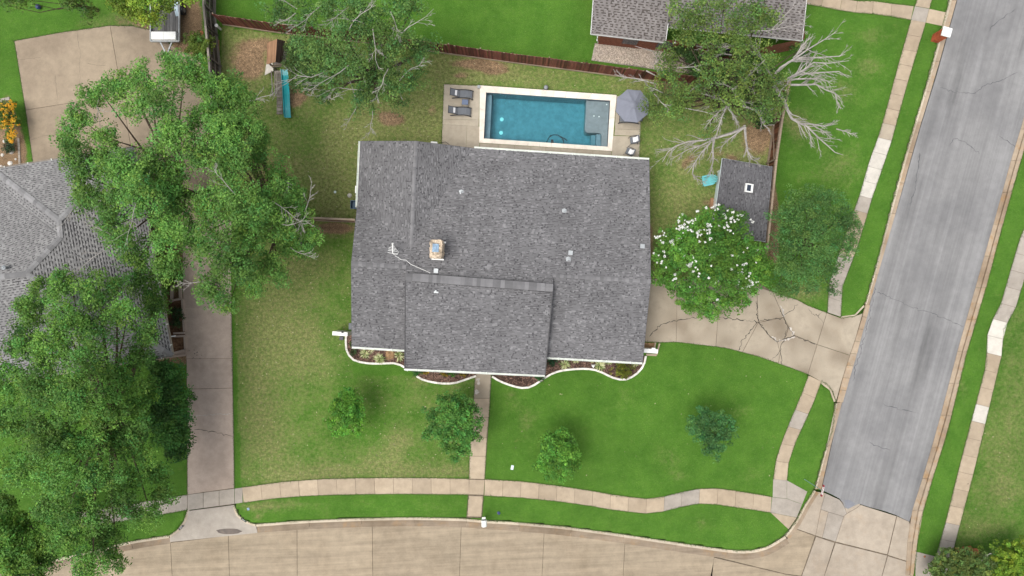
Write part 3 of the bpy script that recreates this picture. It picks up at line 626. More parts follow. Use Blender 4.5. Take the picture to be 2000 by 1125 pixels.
pd = base_sheet("parking_pad", [P(*p, 0.012) for p in [(28, 80), (120, 63), (215, 50), (260, 51), (292, 58), (345, 95), (392, 120), (412, 200), (428, 310), (432, 430), (340, 430), (60, 430), (65, 322), (50, 215)]], M['dirt'])
for pts in ([(28, 80), (120, 63), (215, 50), (238, 185), (50, 215)], [(215, 50), (260, 51), (292, 58), (345, 95), (392, 120), (405, 165), (238, 185)], [(50, 215), (238, 185), (265, 340), (265, 430), (60, 430), (65, 322)], [(238, 185), (405, 165), (412, 200), (428, 310), (432, 430), (265, 430), (265, 340)]):
    slab("concrete_panel", [P(x, y, 0.03) for x, y in pts], M['pad'], pd, 0.02)
for pts in ([(36, 118), (60, 114), (82, 112)], [(152, 62), (154, 85), (158, 105), (156, 130), (157, 165), (155, 198)], [(107, 145), (108, 160), (111, 175), (113, 202)], [(168, 124), (190, 127), (212, 130)], [(60, 273), (85, 266), (120, 262)]): crack_line(pts, 0.02, 0.035, M['hair'], pd, jit=0.03)
FRINGE += [[(28, 80), (120, 63), (215, 50), (260, 51), (292, 58)], [(28, 80), (50, 215), (65, 322)]]

# east driveway ---------------------------------------------------------------
def lerpx(a, b, t): return (a[0] + (b[0] - a[0]) * t, a[1] + (b[1] - a[1]) * t)
low = [(1250, 667), (1288, 669), (1321, 668), (1364, 673), (1398, 677), (1424, 681), (1450, 688), (1480, 696), (1543, 718), (1578, 731)]
ed = base_sheet("east_driveway", [P(*p, 0.012) for p in low + [(1615, 611), (1578, 597), (1556, 585), (1509, 570), (1470, 545), (1250, 545)]], M['dirt'])
slab("concrete_panel", [P(*p, 0.03) for p in [(1250, 545), (1323, 545), (1321, 668), (1288, 669), (1250, 667)]], M['drive_e'], ed, 0.012)
slab("concrete_panel", [P(*p, 0.03) for p in [(1323, 545), (1408, 545), (1398, 677), (1364, 673), (1321, 668)]], M['drive_e'], ed, 0.012)
slab("concrete_panel", [P(*p, 0.03) for p in [(1408, 545), (1470, 545), (1478, 560), (1481, 630), (1450, 688), (1424, 681), (1398, 677)]], M['drive_e'], ed, 0.02)
slab("concrete_panel", [P(*p, 0.03) for p in [(1478, 560), (1509, 570), (1522, 600), (1530, 620), (1481, 630)]], M['drive_e'], ed, 0.02)
slab("concrete_panel", [P(*p, 0.03) for p in [(1509, 570), (1556, 585), (1578, 597), (1615, 611), (1596, 673), (1552, 655), (1530, 620), (1522, 600)]], M['drive_e'], ed, 0.02)
slab("concrete_panel", [P(*p, 0.03) for p in [(1481, 630), (1530, 620), (1540, 640), (1532, 663), (1518, 667), (1502, 655)]], M['drive_e'], ed, 0.02)
slab("concrete_panel", [P(*p, 0.03) for p in [(1530, 620), (1552, 655), (1532, 663), (1541, 640)]], M['drive_e'], ed, 0.02)
slab("concrete_panel", [P(*p, 0.03) for p in [(1481, 630), (1502, 655), (1518, 667), (1524, 690), (1520, 710), (1480, 696), (1450, 688)]], M['drive_e'], ed, 0.02)
slab("concrete_panel", [P(*p, 0.03) for p in [(1518, 667), (1532, 663), (1552, 655), (1596, 673), (1578, 731), (1543, 718), (1520, 710), (1524, 690)]], M['drive_e'], ed, 0.02)
slab("concrete_panel", [P(1615, 611, 0.03), P(1642, 621, 0.03), P(1668, 618, -0.04), P(1685, 612, -0.1), P(1672, 658, -0.1), P(1660, 694, -0.1), P(1596, 673, 0.03)], M['drive_e'], ed, 0.015)
slab("concrete_panel", [P(1596, 673, 0.03), P(1660, 694, -0.1), P(1644, 744, -0.1), P(1633, 784, -0.1), P(1626, 764, -0.06), P(1605, 746, 0.02), P(1578, 731, 0.03)], M['drive_e'], ed, 0.015)
def edz(x, y): return 0.036
C6 = lambda pts: crop(1200, 300, 2.678, pts)
CR = [[(185, 955), (235, 900), (290, 880), (430, 855), (550, 853), (620, 863), (750, 880)], [(750, 880), (745, 830), (742, 770)], [(750, 880), (700, 935), (665, 985), (650, 1030)], [(755, 880), (820, 868), (885, 860)], [(755, 885), (810, 950), (850, 985), (885, 970), (940, 955), (1060, 1000)],
      [(870, 810), (885, 860), (915, 910), (940, 955)], [(885, 970), (865, 1030), (880, 1100)], [(890, 845), (930, 815), (962, 785)], [(908, 900), (890, 970)], [(1010, 805), (1035, 840), (1065, 850), (1090, 885)], [(865, 1030), (825, 1080)], [(1065, 850), (1085, 832)]]
for i, c in enumerate(CR): crack_line(C6(c), 0.05 if i < 7 else 0.032, edz, M['crack'], ed, jit=0.05, step=0.14, ragged=0.8)
for c in ([(850, 985), (885, 970), (940, 955)], [(820, 955), (850, 985)], [(885, 860), (880, 830), (865, 800)], [(915, 910), (940, 955)]):
    crack_line(C6([(x + random.uniform(-4, 6), y + random.uniform(-4, 8)) for x, y in c]), 0.13, 0.033, M['crumble'], ed, "crumbled_edge", 0.07, 0.10, 0.95)
FRINGE += [low, [(1509, 570), (1556, 585), (1578, 597), (1615, 610)]]

# ------------------------------------------------------------------ shingled roofs
def shingle_plane(pts, eave, exp, tooth, gap, base_rgb, tooth_rgbs, lift=0.012, seed=1, dash_h=0.05, p_dash=0.5, even=0.45):
    """pts: planar 3D ring; eave: (a,b) the edge courses run along. Returns verts (quads), colours"""
    r = np.random.default_rng(seed)
    p = np.array([list(q) for q in pts]); c = p.mean(0); n = np.zeros(3)
    for i in range(len(p)): n += np.cross(p[i - 1] - c, p[i] - c)
    n /= np.linalg.norm(n)
    if n[2] < 0: n = -n
    u = np.array(eave[1]) - np.array(eave[0]); u -= n * u.dot(n); u /= np.linalg.norm(u); v = np.cross(n, u)
    if v[2] < 0: u, v = -u, -v
    uv = np.stack([(p - c) @ u, (p - c) @ v], -1); vmin, vmax = uv[:, 1].min(), uv[:, 1].max()
    def span(t):
        t = min(max(t, vmin + 1e-4), vmax - 1e-4); xs = []
        for i in range(len(uv)):
            a, b = uv[i - 1], uv[i]
            if (a[1] > t) != (b[1] > t): xs.append(a[0] + (b[0] - a[0]) * (t - a[1]) / (b[1] - a[1]))
        return (min(xs), max(xs)) if xs else (0, 0)
    V = []; C = []
    def q(a0, a1, v0, v1, h0, h1, s0, s1, col):
        pts4 = []
        for (a, vv, h, s) in ((a0, v0, h0, s0), (a1, v0, h0, s0), (a1, v1, h1, s1), (a0, v1, h1, s1)):
            a = min(max(a, s[0]), s[1]); pts4.append(c + u * a + v * vv + n * h)
        V.extend(pts4); C.append(col)
    t = vmin; flip = False
    while t < vmax - 0.01:
        t1 = min(t + exp, vmax); s0, s1 = span(t), span(t1)
        lo, hi = min(s0[0], s1[0]), max(s0[1], s1[1])
        if hi - lo > 0.02:
            q(lo, hi, t, t1, 0.010, 0.002, s0, s1, base_rgb); x = lo - r.uniform(0, tooth * 1.5)
            while x < hi:                          # the upper laminate: teeth of uneven width and tone
                wdt = tooth * r.uniform(1 - even, 1 + even); a0, a1 = max(x, lo), min(x + wdt, hi)
                if a1 - a0 > 0.01:
                    i = r.choice(len(tooth_rgbs), p=[tt[0] for tt in tooth_rgbs]); col = np.array(tooth_rgbs[i][1]) * r.uniform(0.94, 1.06)
                    flip = (not flip) if even < 0.3 and r.random() < 0.85 else r.random() < p_dash; cut = dash_h if flip else 0.0     # some teeth stop short and bare the dark lower layer
                    hh = 0.012 + lift * r.uniform(0.8, 1.3)
                    q(a0, a1, t, t1 - min(cut, (t1 - t) * 0.8), hh, 0.006 + lift * 0.4, s0, s1, tuple(col))
                x += wdt + (gap * r.uniform(0.3, 1.5) if r.random() < 0.12 else 0.0)
        t = t1
    return V, C
def roof_mesh(mb_planes, m_under, parent, kw, name="roof", seed=1):
    """one roof part: the deck, and its shingles as a sub-part"""
    mb = MB()
    for pts, eave in mb_planes:
        mb.poly(pts)
    deck = obj(name, mb, m_under, parent)
    V, C = [], []
    for i, (pts, eave) in enumerate(mb_planes):
        v, c = shingle_plane(pts, eave, seed=seed + i, **kw); V += v; C += c
    npmesh("shingles", np.array(V), 4, M['tint'], deck, np.array(C), "stuff")
    return deck
_cap = {}
def ridge_caps(a, b, parent, m, wd=0.3, seg=0.27, pitch=0.28, lift=0.035):
    a = Vector(a); b = Vector(b); L = (b - a).length; n = max(1, int(L / seg)); key = (round(wd, 3), round(L / n, 3), pitch)
    d = (b - a).normalized(); side = Vector((0, 0, 1)).cross(d).normalized(); up = d.cross(side)
    R = Matrix((d, side, up)).transposed()
    if key not in _cap:
        s = L / n; mb = MB(); h = wd * 0.5 * pitch
        for sg in (-1, 1):
            mb.poly([(0, 0, 0.03), (s * 1.08, 0, 0.012), (s * 1.08, sg * wd / 2, 0.012 - h), (0, sg * wd / 2, 0.03 - h)][::sg])
            mb.poly([(0, 0, 0.03), (0, sg * wd / 2, 0.03 - h), (0, sg * wd / 2, -0.01 - h), (0, 0, -0.01)][::sg])
        me = bpy.data.meshes.new("ridge_shingle"); me.from_pydata(mb.v, [], mb.f); me.materials.append(m); _cap[key] = me
    pw = wloc(parent)
    for i in range(n):
        o = bpy.data.objects.new("ridge_shingle", _cap[key]); COL.objects.link(o); o.parent = parent
        o.location = a + d * (L * i / n) + up * lift - pw; o.rotation_euler = R.to_euler()
M['cap'] = m_plain("ridge_cap_granules", (0.172, 0.169, 0.172), 0.9, 0.15, 0.12, 40, 0.002, 0, 0.2)
M['capw'] = m_plain("pale_ridge_cap_granules", (0.215, 0.212, 0.212), 0.9, 0.15, 0.12, 40, 0.002, 0, 0.22)
M['under'] = m_plain("roof_underlay", (0.06, 0.058, 0.06), 0.9, 0.15, 0.2)
HOUSE_KW = dict(exp=0.13, tooth=0.17, gap=0.1, base_rgb=(0.080, 0.078, 0.081), dash_h=0.045, p_dash=0.42, tooth_rgbs=[(0.70, (0.147, 0.144, 0.147)), (0.18, (0.160, 0.157, 0.160)), (0.12, (0.205, 0.202, 0.205))])
# main house -----------------------------------------------------------------
ZE = 2.75
house = thing("house", P(980, 520, 0), "large grey shingled house with the backyard pool, seen from above", "house")
A_, B0, C0 = P(703.5, 275.5, ZE), P(812, 275.5, 4.1), P(921, 289, ZE)
Lw = P(698.5, 393, ZE)
RL, RM, RR = P(686, 515, 4.5), P(803, 522, 4.5), P(1271, 550, 4.5)
E0, FR, FL = P(1268, 312, ZE), P(1255, 708, ZE), P(687, 677, ZE)
FRL, FRR, FEL, FER = P(792, 540.5, 4.85), P(1080, 562, 4.85), P(790.5, 720, 3.05), P(1064.5, 732.5, 3.05)
def on_plane(px, py, a, b, c):      # where the sight line of a pixel meets the plane abc
    n_ = (b - a).cross(c - a); o_ = Vector((0, 0, H)); d_ = P(px, py, 0) - o_
    return o_ + d_ * ((a - o_).dot(n_) / d_.dot(n_))
V0 = on_plane(803, 484, E0, C0, RM); B0 = P(812, 275.5, V0.z); RR = on_plane(1271, 550, E0, C0, RM)
ML_, MR_ = P(793, 521.4, 4.502), P(1079.5, 538.2, 4.502)
roof = roof_mesh([([A_, Lw, V0, B0], (A_, Lw)), ([B0, V0, C0], (Lw, A_)), ([Lw, RL, V0], (RL, RM)), ([RL, RM, V0], (RL, RM)), ([C0, V0, RM, RR, E0], (E0, C0)), ([RL, FL, FR], (FL, FR)), ([RL, FR, RR], (FL, FR))], M['under'], house, HOUSE_KW, "roof", 3)
froof = roof_mesh([([FRL, FEL, FER, FRR], (FEL, FER)), ([ML_, FRL, FRR, MR_], (ML_, MR_))], M['under'], house, HOUSE_KW, "front_roof", 33)
mb = MB()
for a, b in ((FRL, FEL), (FRR, FER)):                           # gable cheeks and fascia of the raised front roof
    mb.poly([a + Vector((0, 0, -0.02)), b + Vector((0, 0, -0.02)), b + Vector((0, 0, -0.32)), a + Vector((0, 0, -0.45))])
for a, b in ((A_, B0), (B0, C0), (C0, E0), (E0, RR), (RR, FR), (FL, FR), (RL, FL), (RL, Lw), (A_, Lw), (FEL, FER)):
    mb.bar(a + Vector((0, 0, -0.12)), b + Vector((0, 0, -0.12)), 0.04, 0.2)
for a, b in ((FRL, FEL), (FRR, FER)): mb.bar(a + Vector((0, 0, 0.03)), b + Vector((0, 0, 0.03)), 0.07, 0.05)  # proud drip-edge bars; their dark colour draws the shade line along the rakes
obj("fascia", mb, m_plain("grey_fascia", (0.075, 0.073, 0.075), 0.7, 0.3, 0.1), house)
ridge_caps(B0, V0, roof, M['cap'], 0.24, 0.27, 0.3, 0.012); ridge_caps(RL, ML_, roof, M['cap'], 0.28, 0.27, 0.3, 0.02); ridge_caps(RR, MR_, roof, M['cap'], 0.28, 0.27, 0.3, 0.02)
va, vb = P(806, 541.6, 4.87), P(1064, 561, 4.87)                 # raised ridge vent on the front roof
mb = MB(); mb.bar(va + Vector((0, 0, -0.02)), vb + Vector((0, 0, -0.02)), 0.66, 0.12); vent = obj("ridge_vent", mb, M['black'], house)
ridge_caps(va, vb, vent, M['cap'], 0.60, 0.29, 0.16, 0.085)
ridge_caps(FRL, va, froof, M['cap'], 0.55); ridge_caps(FRR, vb, froof, M['cap'], 0.55)
# walls
ring = [P(*p, 0) for p in [(718, 296), (905, 306), (1250, 327), (1240, 690), (1060, 682), (1052, 712), (806, 702), (806, 664), (704, 660)]]
mb = MB(); n = len(ring); tops_ = [Vector((p.x * 0.955, p.y * 0.955, 2.6)) for p in ring]
ring2 = [Vector((p.x * 0.955, p.y * 0.955, 0)) for p in ring]
for i in range(n):
    j = (i + 1) % n; mb.poly([ring2[i], ring2[j], tops_[j], tops_[i]])
wall = obj("wall", mb, M['housebrick'], house)
for k in range(5):                                              # front windows and door, under the eaves
    x = (740, 850, 900, 1120, 1190)[k]; a = P(x, 668 if x < 800 else 706 if x < 1060 else 690, 0) * 0.955
    mb = MB(); mb.box((a.x, a.y - 0.06, 1.45), (1.5, 0.1, 1.3)); wn = obj("window", mb, M['white'], house); mb = MB(); mb.box((a.x, a.y - 0.12, 1.45), (1.3, 0.04, 1.1)); obj("pane", mb, M['glass'], wn)
a = P(944, 709, 0) * 0.955; mb = MB(); mb.box((a.x, a.y - 0.06, 1.05), (0.95, 0.08, 2.1)); dr = obj("door", mb, M['cedar'], house)
mb = MB(); mb.box((a.x + 0.35, a.y - 0.13, 1.0), (0.05, 0.06, 0.14)); obj("handle", mb, M['steel'], dr)
# gutters
def gutter(a, b, parent, wd=0.13, gm="gutter"):
    a = Vector(a); b = Vector(b); d = (b - a).normalized(); s = d.cross(Vector((0, 0, 1))); mb = MB()
    for off, w_, h_, zz in ((0.01, 0.02, 0.11, -0.03), (wd, 0.025, 0.11, -0.03), (wd / 2, wd, 0.015, -0.085)):
        mb.bar(a + s * off + Vector((0, 0, zz)), b + s * off + Vector((0, 0, zz)), w_, h_)
    g = obj("gutter", mb, M[gm], parent)
    k = int((b - a).length / 1.6)
    for i in range(k):
        p = a + d * ((i + 0.5) * (b - a).length / k); mb = MB(); mb.box(p + s * wd / 2 + Vector((0, 0, 0.03)), (0.05, 0.17, 0.02), math.atan2(d.y, d.x)); obj("strap", mb, M['gutter'], g)
    return g
gutter(FL, P(791, 683.5, ZE), house); gutter(FEL, FER, house); gutter(P(1067, 697.5, ZE), FR, house)
gutter(E0, P(926, 289.5, ZE), house, 0.12); gutter(A_ + Vector((0, 0, -0.01)), P(697.5, 403, ZE - 0.02), house, 0.12)
mb = MB(); mb.bar(P(695.5, 363, 2.6), P(694.8, 377, 2.6), 0.10, 0.1); mb.tube([P(695, 403, 2.6), P(696, 405, 2.3), P(697, 406, 0.9)], 0.05); obj("downspout", mb, M['white'], house)
mb = MB(); mb.box(P(793.5, 721.5, 2.8), (0.3, 0.16, 0.14), -0.4); obj("gutter_end", mb, M['white'], house)
mb = MB(); mb.box(P(848, 279, 0.9), (0.5, 0.14, 0.3), -0.06); obj("meter_box", mb, M['white'], house)
mb = MB(); mb.tube([P(862, 279, 0.3), P(870, 277, 0.5), P(877, 282, 0.6), P(880, 288, 0.5)], 0.02); obj("cable", mb, M['black'], house)
# chimney
ch = MB(); c = P(856.5, 489, 0); ch.box((c.x * 0.925, c.y * 0.925, 4.75), (0.86, 1.28, 2.3), -0.06); chim = obj("chimney", ch, M['stone'], house)
for i in range(26):
    z = 3.9 + (i % 6) * 0.33; sx = random.choice((-1, 1)); mb = MB()
    if i % 2: mb.box((c.x * .925 + sx * 0.43, c.y * .925 + random.uniform(-.5, .5), z), (0.05, random.uniform(.2, .42), 0.22), -0.06)
    else: mb.box((c.x * .925 + random.uniform(-.3, .3), c.y * .925 + sx * 0.64, z), (random.uniform(.2, .4), 0.05, 0.22), -0.06)
    obj("stone", mb, M['stone'], chim)
for i in range(12):
    mb = MB(); t = i / 12 * 6.283; mb.box((c.x * .925 + 0.34 * max(-1, min(1, 1.5 * math.cos(t))), c.y * .925 + 0.55 * max(-1, min(1, 1.5 * math.sin(t))), 5.92), (0.24, 0.26, random.uniform(0.05, 0.1)), random.uniform(-.2, .2)); obj("cap_stone", mb, M['stone'], chim)
mb = MB(); mb.box((c.x * .925 - 0.02, c.y * .925 + 0.08, 5.93), (0.46, 0.6, 0.12), -0.06); obj("flue_cover", mb, M['blueglaze'], chim)
f = P(855, 506.5, 4.62); mb = MB(); mb.box(f, (0.9, 0.1, 0.08), -0.06); mb.box(P(867.5, 473.6, 4.75), (0.26, 0.12, 0.06), -0.06); obj("flashing", mb, M['white'], chim)
# roof vents
def roofz(px, py):      # height of the big rear and front planes near a pixel
    return 4.5 - (0.0073 * (540 - py) if py < 540 else 0.0112 * (py - 540))
def on_roof(px, py, front): return on_plane(px, py, FRL, FEL, FER) if front else on_plane(px, py, E0, C0, RM)
def pipe_vent(px, py, z, hgt=0.35):
    p = P(px, py, z); mb = MB(); mb.tube([p, p + Vector((0, 0, hgt))], 0.06, 8); v = obj("vent_pipe", mb, M['steel'], house)
    mb = MB(); mb.prism(ccw([p + Vector((x, y, 0.035)) for x, y in ((-.17, -.17), (.17, -.17), (.17, .12), (.0, .2), (-.17, .12))]), 0.02); obj("flashing", mb, M['steel'], v)
for px, py, z in ((901, 375, 0), (1102, 412, 0), (852, 568, 1), (1110, 506, 0)): pipe_vent(px, py, on_roof(px, py, z).z)
for px, py in ((852, 529), (1114, 494), (1254, 481)):
    p = on_roof(px, py, 0); mb = MB(); mb.box(p + Vector((0, 0, 0.1)), (0.28, 0.28, 0.14), -0.06); v = obj("box_vent", mb, M['steel'], house); mb = MB(); mb.box(p + Vector((0, 0, 0.18)), (0.33, 0.33, 0.03), -0.06); obj("vent_lid", mb, M['steel'], v)
# television antenna with its cable
an = P(771, 490, 4.35); mb = MB(); mb.tube([an, an + Vector((0, 0, 0.9))], 0.025); mb.tube([an + Vector((0, -0.25, 0.9)), an + Vector((0.03, 0.55, 1.0))], 0.03)
for i, (d, l) in enumerate(((-0.22, .36), (-0.05, .33), (0.06, .3), (0.17, .27), (0.28, .14), (0.38, .12), (0.5, .1))): mb.tube([an + Vector((-l, d + l * 0.12, 0.93)), an + Vector((l, d - l * 0.12, 0.93))], 0.016, 5)
antenna = obj("antenna", mb, M['white'], house)
mb = MB(); mb.tube([an + Vector((0.1 + 0.2 * math.cos(t), -0.12 + 0.2 * math.sin(t), 0.25)) for t in np.linspace(0, 6.28, 15)], 0.014, 5); obj("cable_loop", mb, M['white'], antenna)
mb = MB(); mb.tube([P(*p) for p in [(772, 500, 4.6), (778, 503, 4.45), (783, 507, 4.46), (793, 508, 4.48), (802, 516, 4.53), (820, 524, 4.58), (840, 533, 4.66), (855, 540, 4.7), (860, 544, 4.74)]], 0.02, 5); obj("antenna_cable", mb, M['white'], house)
# white wing walls
mb = MB(); mb.box(P(673, 649.5, 0) + Vector((0, 0, 0.75)), (1.2, 0.30, 1.5), -0.07); obj("wing_wall", mb, M['white'], house)
mb = MB(); p = P(669, 648, 1.5); mb.box(p + Vector((0, 0, 0.05)), (0.14, 0.14, 0.1)); mb.tube([p, p + Vector((0.02, -0.1, 0.2))], 0.03); obj("wall_lamp", mb, M['black'], house)
mb = MB(); mb.box(P(1265, 683, 0) + Vector((0, 0, 0.6)), (1.15, 0.32, 1.2), -0.07); obj("wing_wall", mb, M['white'], house)
mb = MB(); mb.box(P(1276, 684, 1.2) + Vector((0, 0, 0.02)), (0.3, 0.38, 0.06), -0.07); obj("wall_cap", mb, M['white'], house)
mb = MB(); mb.box(P(685.5, 637, 0.9), (0.25, 0.5, 0.5)); obj("hose_box", mb, M['sling'], house)

# blue bin under the downspout
bn = thing("rain_bin", P(697, 402, 0), "open blue plastic bin under the white downspout beside the house", "bin")
mb = MB(); mb.lathe((0, 0, 0), [(0.36, 0), (0.44, 0.75), (0.48, 0.8), (0.42, 0.8), (0.38, 0.45), (0.05, 0.44)], 4)
o = obj("tub", mb, M['bin'], bn, True); o.rotation_euler = (0, 0, 0.75)

# ------------------------------------------------------------------ pool
pool = thing("swimming_pool", P(1068, 233, 0), "rectangular in-ground swimming pool with pale stone coping and teal water", "pool")
ZW = -0.14
def pin(z): return [P(*p) + Vector((0, 0, z)) for p in POOL_IN]
mb = MB(); t4, b4 = pin(0.03), pin(-1.55)
for i in range(4): mb.poly([t4[i], t4[(i + 1) % 4], b4[(i + 1) % 4], b4[i]])
mb.poly(b4[::-1]); obj("basin", mb, M['plaster'], pool)
def pl(pts, top, name, m=None):
    mb = MB(); mb.prism(ccw([P(x, y) + Vector((0, 0, top)) for x, y in pts]), top + 1.54); return obj(name, mb, m or M['plaster'], pool)
pl([(950, 181.5), (960.5, 182.2), (956, 271.0), (945.5, 270.3)], -0.55, "bench")
arc = lambda cx, cy, r, a0, a1: [(cx + r * math.cos(math.radians(a)), cy + r * math.sin(math.radians(a))) for a in np.linspace(a0, a1, 7)]
pl([(1191, 197.3), (1186.3, 286.2), (1175.2, 285.3), (1176, 264)] + arc(1170, 264, 6, 0, -90) + [(1160, 257.5)] + arc(1150, 250.5, 7, 90, 180) + [(1146, 194.3)], -0.33, "tanning_shelf", m_plain("grey_shelf_plaster", (0.225, 0.24, 0.255), 0.7, 0.3, 0.12, 3))
pl([(1175, 259.5), (1175.0, 285.2), (1165.5, 284.6), (1166.5, 259)], -0.6, "step"); pl([(1166, 259), (1165, 284.5), (1156, 284), (1157, 258.8)], -0.95, "step")
t4, b4 = pin(ZW), pin(-1.5); mb = MB()
sh = lambda q: [p + (Vector((-1.2, 0, 0)) - p) * 0.0 for p in q]
mb.poly(ccw(t4)); mb.poly(ccw(b4)[::-1])
tt, bb = ccw(t4), ccw(b4)
for i in range(4): mb.poly([tt[i], bb[i], bb[(i + 1) % 4], tt[(i + 1) % 4]])
obj("water", mb, M['water'], pool)
for k in range(4):
    a, b = Vector(P(*POOL_IN[k])), Vector(P(*POOL_IN[(k + 1) % 4])); c_, d_ = Vector(P(*POOL_OUT[k])), Vector(P(*POOL_OUT[(k + 1) % 4]))
    n = (11, 5, 11, 5)[k]
    for i in range(n):
        q = [a.lerp(b, i / n), a.lerp(b, (i + 1) / n), c_.lerp(d_, (i + 1) / n), c_.lerp(d_, i / n)]
        slab("coping_stone", [Vector((p.x, p.y, 0.075)) for p in q], M['coping'], pool, 0.006, 0.12)
for x, y in ((979.5, 224), (978, 251)):
    mb = MB(); mb.lathe(P(x, y) + Vector((0, 0, -1.55)), [(0.16, 0), (0.16, 0.03), (0.07, 0.045)], 14); obj("drain_cover", mb, M['white'], pool)
for x, y in ((1161, 224.5), (1171, 225.8), (1186, 202)):
    mb = MB(); mb.lathe(P(x, y) + Vector((0, 0, -0.33)), [(0.055, 0), (0.05, 0.02)], 10); obj("inlet_fitting", mb, M['white'], pool)
# pool cleaner and hose
pc = thing("pool_cleaner", P(1078, 272, ZW), "black pool cleaner with curved floating hose in the water", "pool cleaner")
mb = MB(); mb.tube([P(*p) + Vector((0, 0, ZW + 0.02)) for p in [(1067, 279), (1071, 270), (1075, 265), (1081, 262.5), (1089, 263), (1096, 267), (1103, 270), (1108, 274)]], 0.035, 7); obj("hose", mb, M['black'], pc)
mb = MB(); mb.tube([P(*p) + Vector((0, 0, ZW + 0.01)) for p in [(1099, 269), (1101, 276), (1102, 280)]], 0.03); mb.box(P(1096.5, 267.5) + Vector((0, 0, ZW + 0.03)), (0.14, 0.1, 0.1), -.5); mb.box(P(1075.5, 265) + Vector((0, 0, ZW + 0.03)), (0.14, 0.1, 0.1), .6); obj("hose_joint", mb, M['black'], pc)
mb = MB(); mb.box(P(1078.5, 276) + Vector((0, 0, ZW + 0.02)), (0.2, 0.3, 0.14), 0.1); mb.box(P(1080, 277) + Vector((0, 0, ZW + 0.1)), (0.1, 0.1, 0.1)); obj("cleaner_body", mb, M['black'], pc)
# deck
deck = struct(empty("pool_deck", P(905, 230, 0)))
def dk(pts, g=0.008): slab("deck_slab", [P(*p, 0.04) for p in pts], M['deck'], deck, g)
dk([(867, 164.5), (937, 167.5), (935.5, 234), (864.5, 233)]); dk([(864.5, 233), (935.5, 234), (935, 247), (864, 243)]); dk([(864, 243), (912, 245.5), (910, 300), (862, 300)]); dk([(912, 245.5), (936.5, 247), (936.5, 300), (910, 300)])
xs_ = [937, 973, 1005, 1037, 1066, 1095.5, 1127, 1158, 1194]
for a, b in zip(xs_, xs_[1:]): dk([(a, 279.3 + (a - 936) * 0.0625), (b, 279.3 + (b - 936) * 0.0625), (b, 315), (a, 315)])
dk([(1204, 187.5), (1254, 190), (1252, 222), (1202, 222)]); dk([(1202, 222), (1252, 222), (1251, 254), (1201, 252)]); dk([(1201, 252), (1251, 254), (1250.6, 266), (1200, 264)]); dk([(1197, 265), (1250.6, 266), (1248, 325), (1193, 325)])
mb = MB(); mb.prism(ccw([P(*p, 0.012) for p in [(867, 165), (937, 168), (937, 279), (1195, 295), (1204, 190), (1253, 191), (1248, 326), (862, 301)]]), 0.006)
FRINGE += [[(867, 164), (864, 240), (862, 285)], [(867, 164), (937, 167)], [(937, 166), (1204, 185)], [(1253, 192), (1250, 250), (1248, 310)]]
sk = tag(obj("skimmer_lid", (lambda q: (q.box(P(935.5, 170.5) + Vector((0, 0, 0.1)), (0.22, 0.24, 0.2)), q.box(P(935.5, 170.5) + Vector((0, 0, 0.22)), (0.16, 0.16, 0.05)), q)[-1])(MB()), M['steel']), "small grey equipment box by the coping corner near the sun loungers", "box")
lt = thing("garden_lamp", P(1066, 172.5), "small black garden lamp in the grass behind the pool coping", "lamp")
mb = MB(); mb.lathe((0, 0, 0), [(0.2, 0), (0.2, 0.05), (0.08, 0.08), (0.08, 0.25)], 12); obj("lamp_base", mb, M['black'], lt, True); mb = MB(); mb.lathe((0, 0, 0.25), [(0.15, 0), (0.17, 0.1), (0.06, 0.18)], 12); obj("lamp_head", mb, M['steel'], lt, True)

# loungers --------------------------------------------------------------------
def make_lounger():
    r = empty("sun_lounger", (0, 0, 0))
    prof = [(0.0, 0.80), (0.25, 0.66), (0.5, 0.47), (0.72, 0.34), (0.95, 0.37), (1.2, 0.44), (1.4, 0.42), (1.6, 0.34), (1.74, 0.26)]
    mb = MB()
    for (x0, z0), (x1, z1) in zip(prof, prof[1:]): mb.poly([(x0, -.27, z0), (x1, -.27, z1), (x1, .27, z1), (x0, .27, z0)])
    obj("sling", mb, M['sling'], r, True)
    for s in (-1, 1):
        mb = MB(); mb.tube([(0.1, s * .33, 0.03), (0.4, s * .33, 0.24), (0.8, s * .32, 0.36), (1.2, s * .32, 0.43), (1.5, s * .33, 0.36), (1.75, s * .34, 0.12), (1.8, s * .35, 0.02)], 0.04, 6); obj("side_rail", mb, M['frame'], r, True)
    for x, z in ((0.0, .8), (0.72, .33), (1.74, .25)): mb = MB(); mb.tube([(x, -.33, z), (x, .33, z)], 0.022, 6); obj("cross_bar", mb, M['frame'], r, True)
    for s in (-1, 1): mb = MB(); mb.tube([(0.0, s * .27, .8), (0.72, s * .27, .34)], 0.025, 6); obj("back_bar", mb, M['frame'], r, True)
    mb = MB(); mb.box((0.45, 0, 0.55), (0.15, 0.40, 0.09), M=Matrix.Rotation(0.6, 4, 'Y')); obj("head_pillow", mb, M['towel'], r, True)
    return r
l1 = make_lounger(); l1.location = P(881, 184, 0.04); l1.rotation_euler = (0, 0, -0.07)
tag(l1, "dark sling sun lounger nearest the lawn corner, above the small side table", "sun lounger", "sun loungers on the pool deck")
l2 = copy_tree(l1); l2.location = P(877.5, 218, 0.04); l2.rotation_euler = (0, 0, -0.05); l2["label"] = "dark sling sun lounger below the small side table"
l3 = copy_tree(l1); l3.location = P(1251, 234.5, 0.04); l3.rotation_euler = (0, 0, math.pi - 0.04); l3["label"] = "dark sun lounger half hidden under the slate parasol"
st = thing("side_table", P(909, 202, 0.04), "small blue-grey square side table between two sun loungers", "side table"); st.rotation_euler = (0, 0, -0.06)
mb = MB(); mb.box((0, 0, 0.4), (0.5, 0.42, 0.04)); obj("table_top", mb, M['table'], st, True)
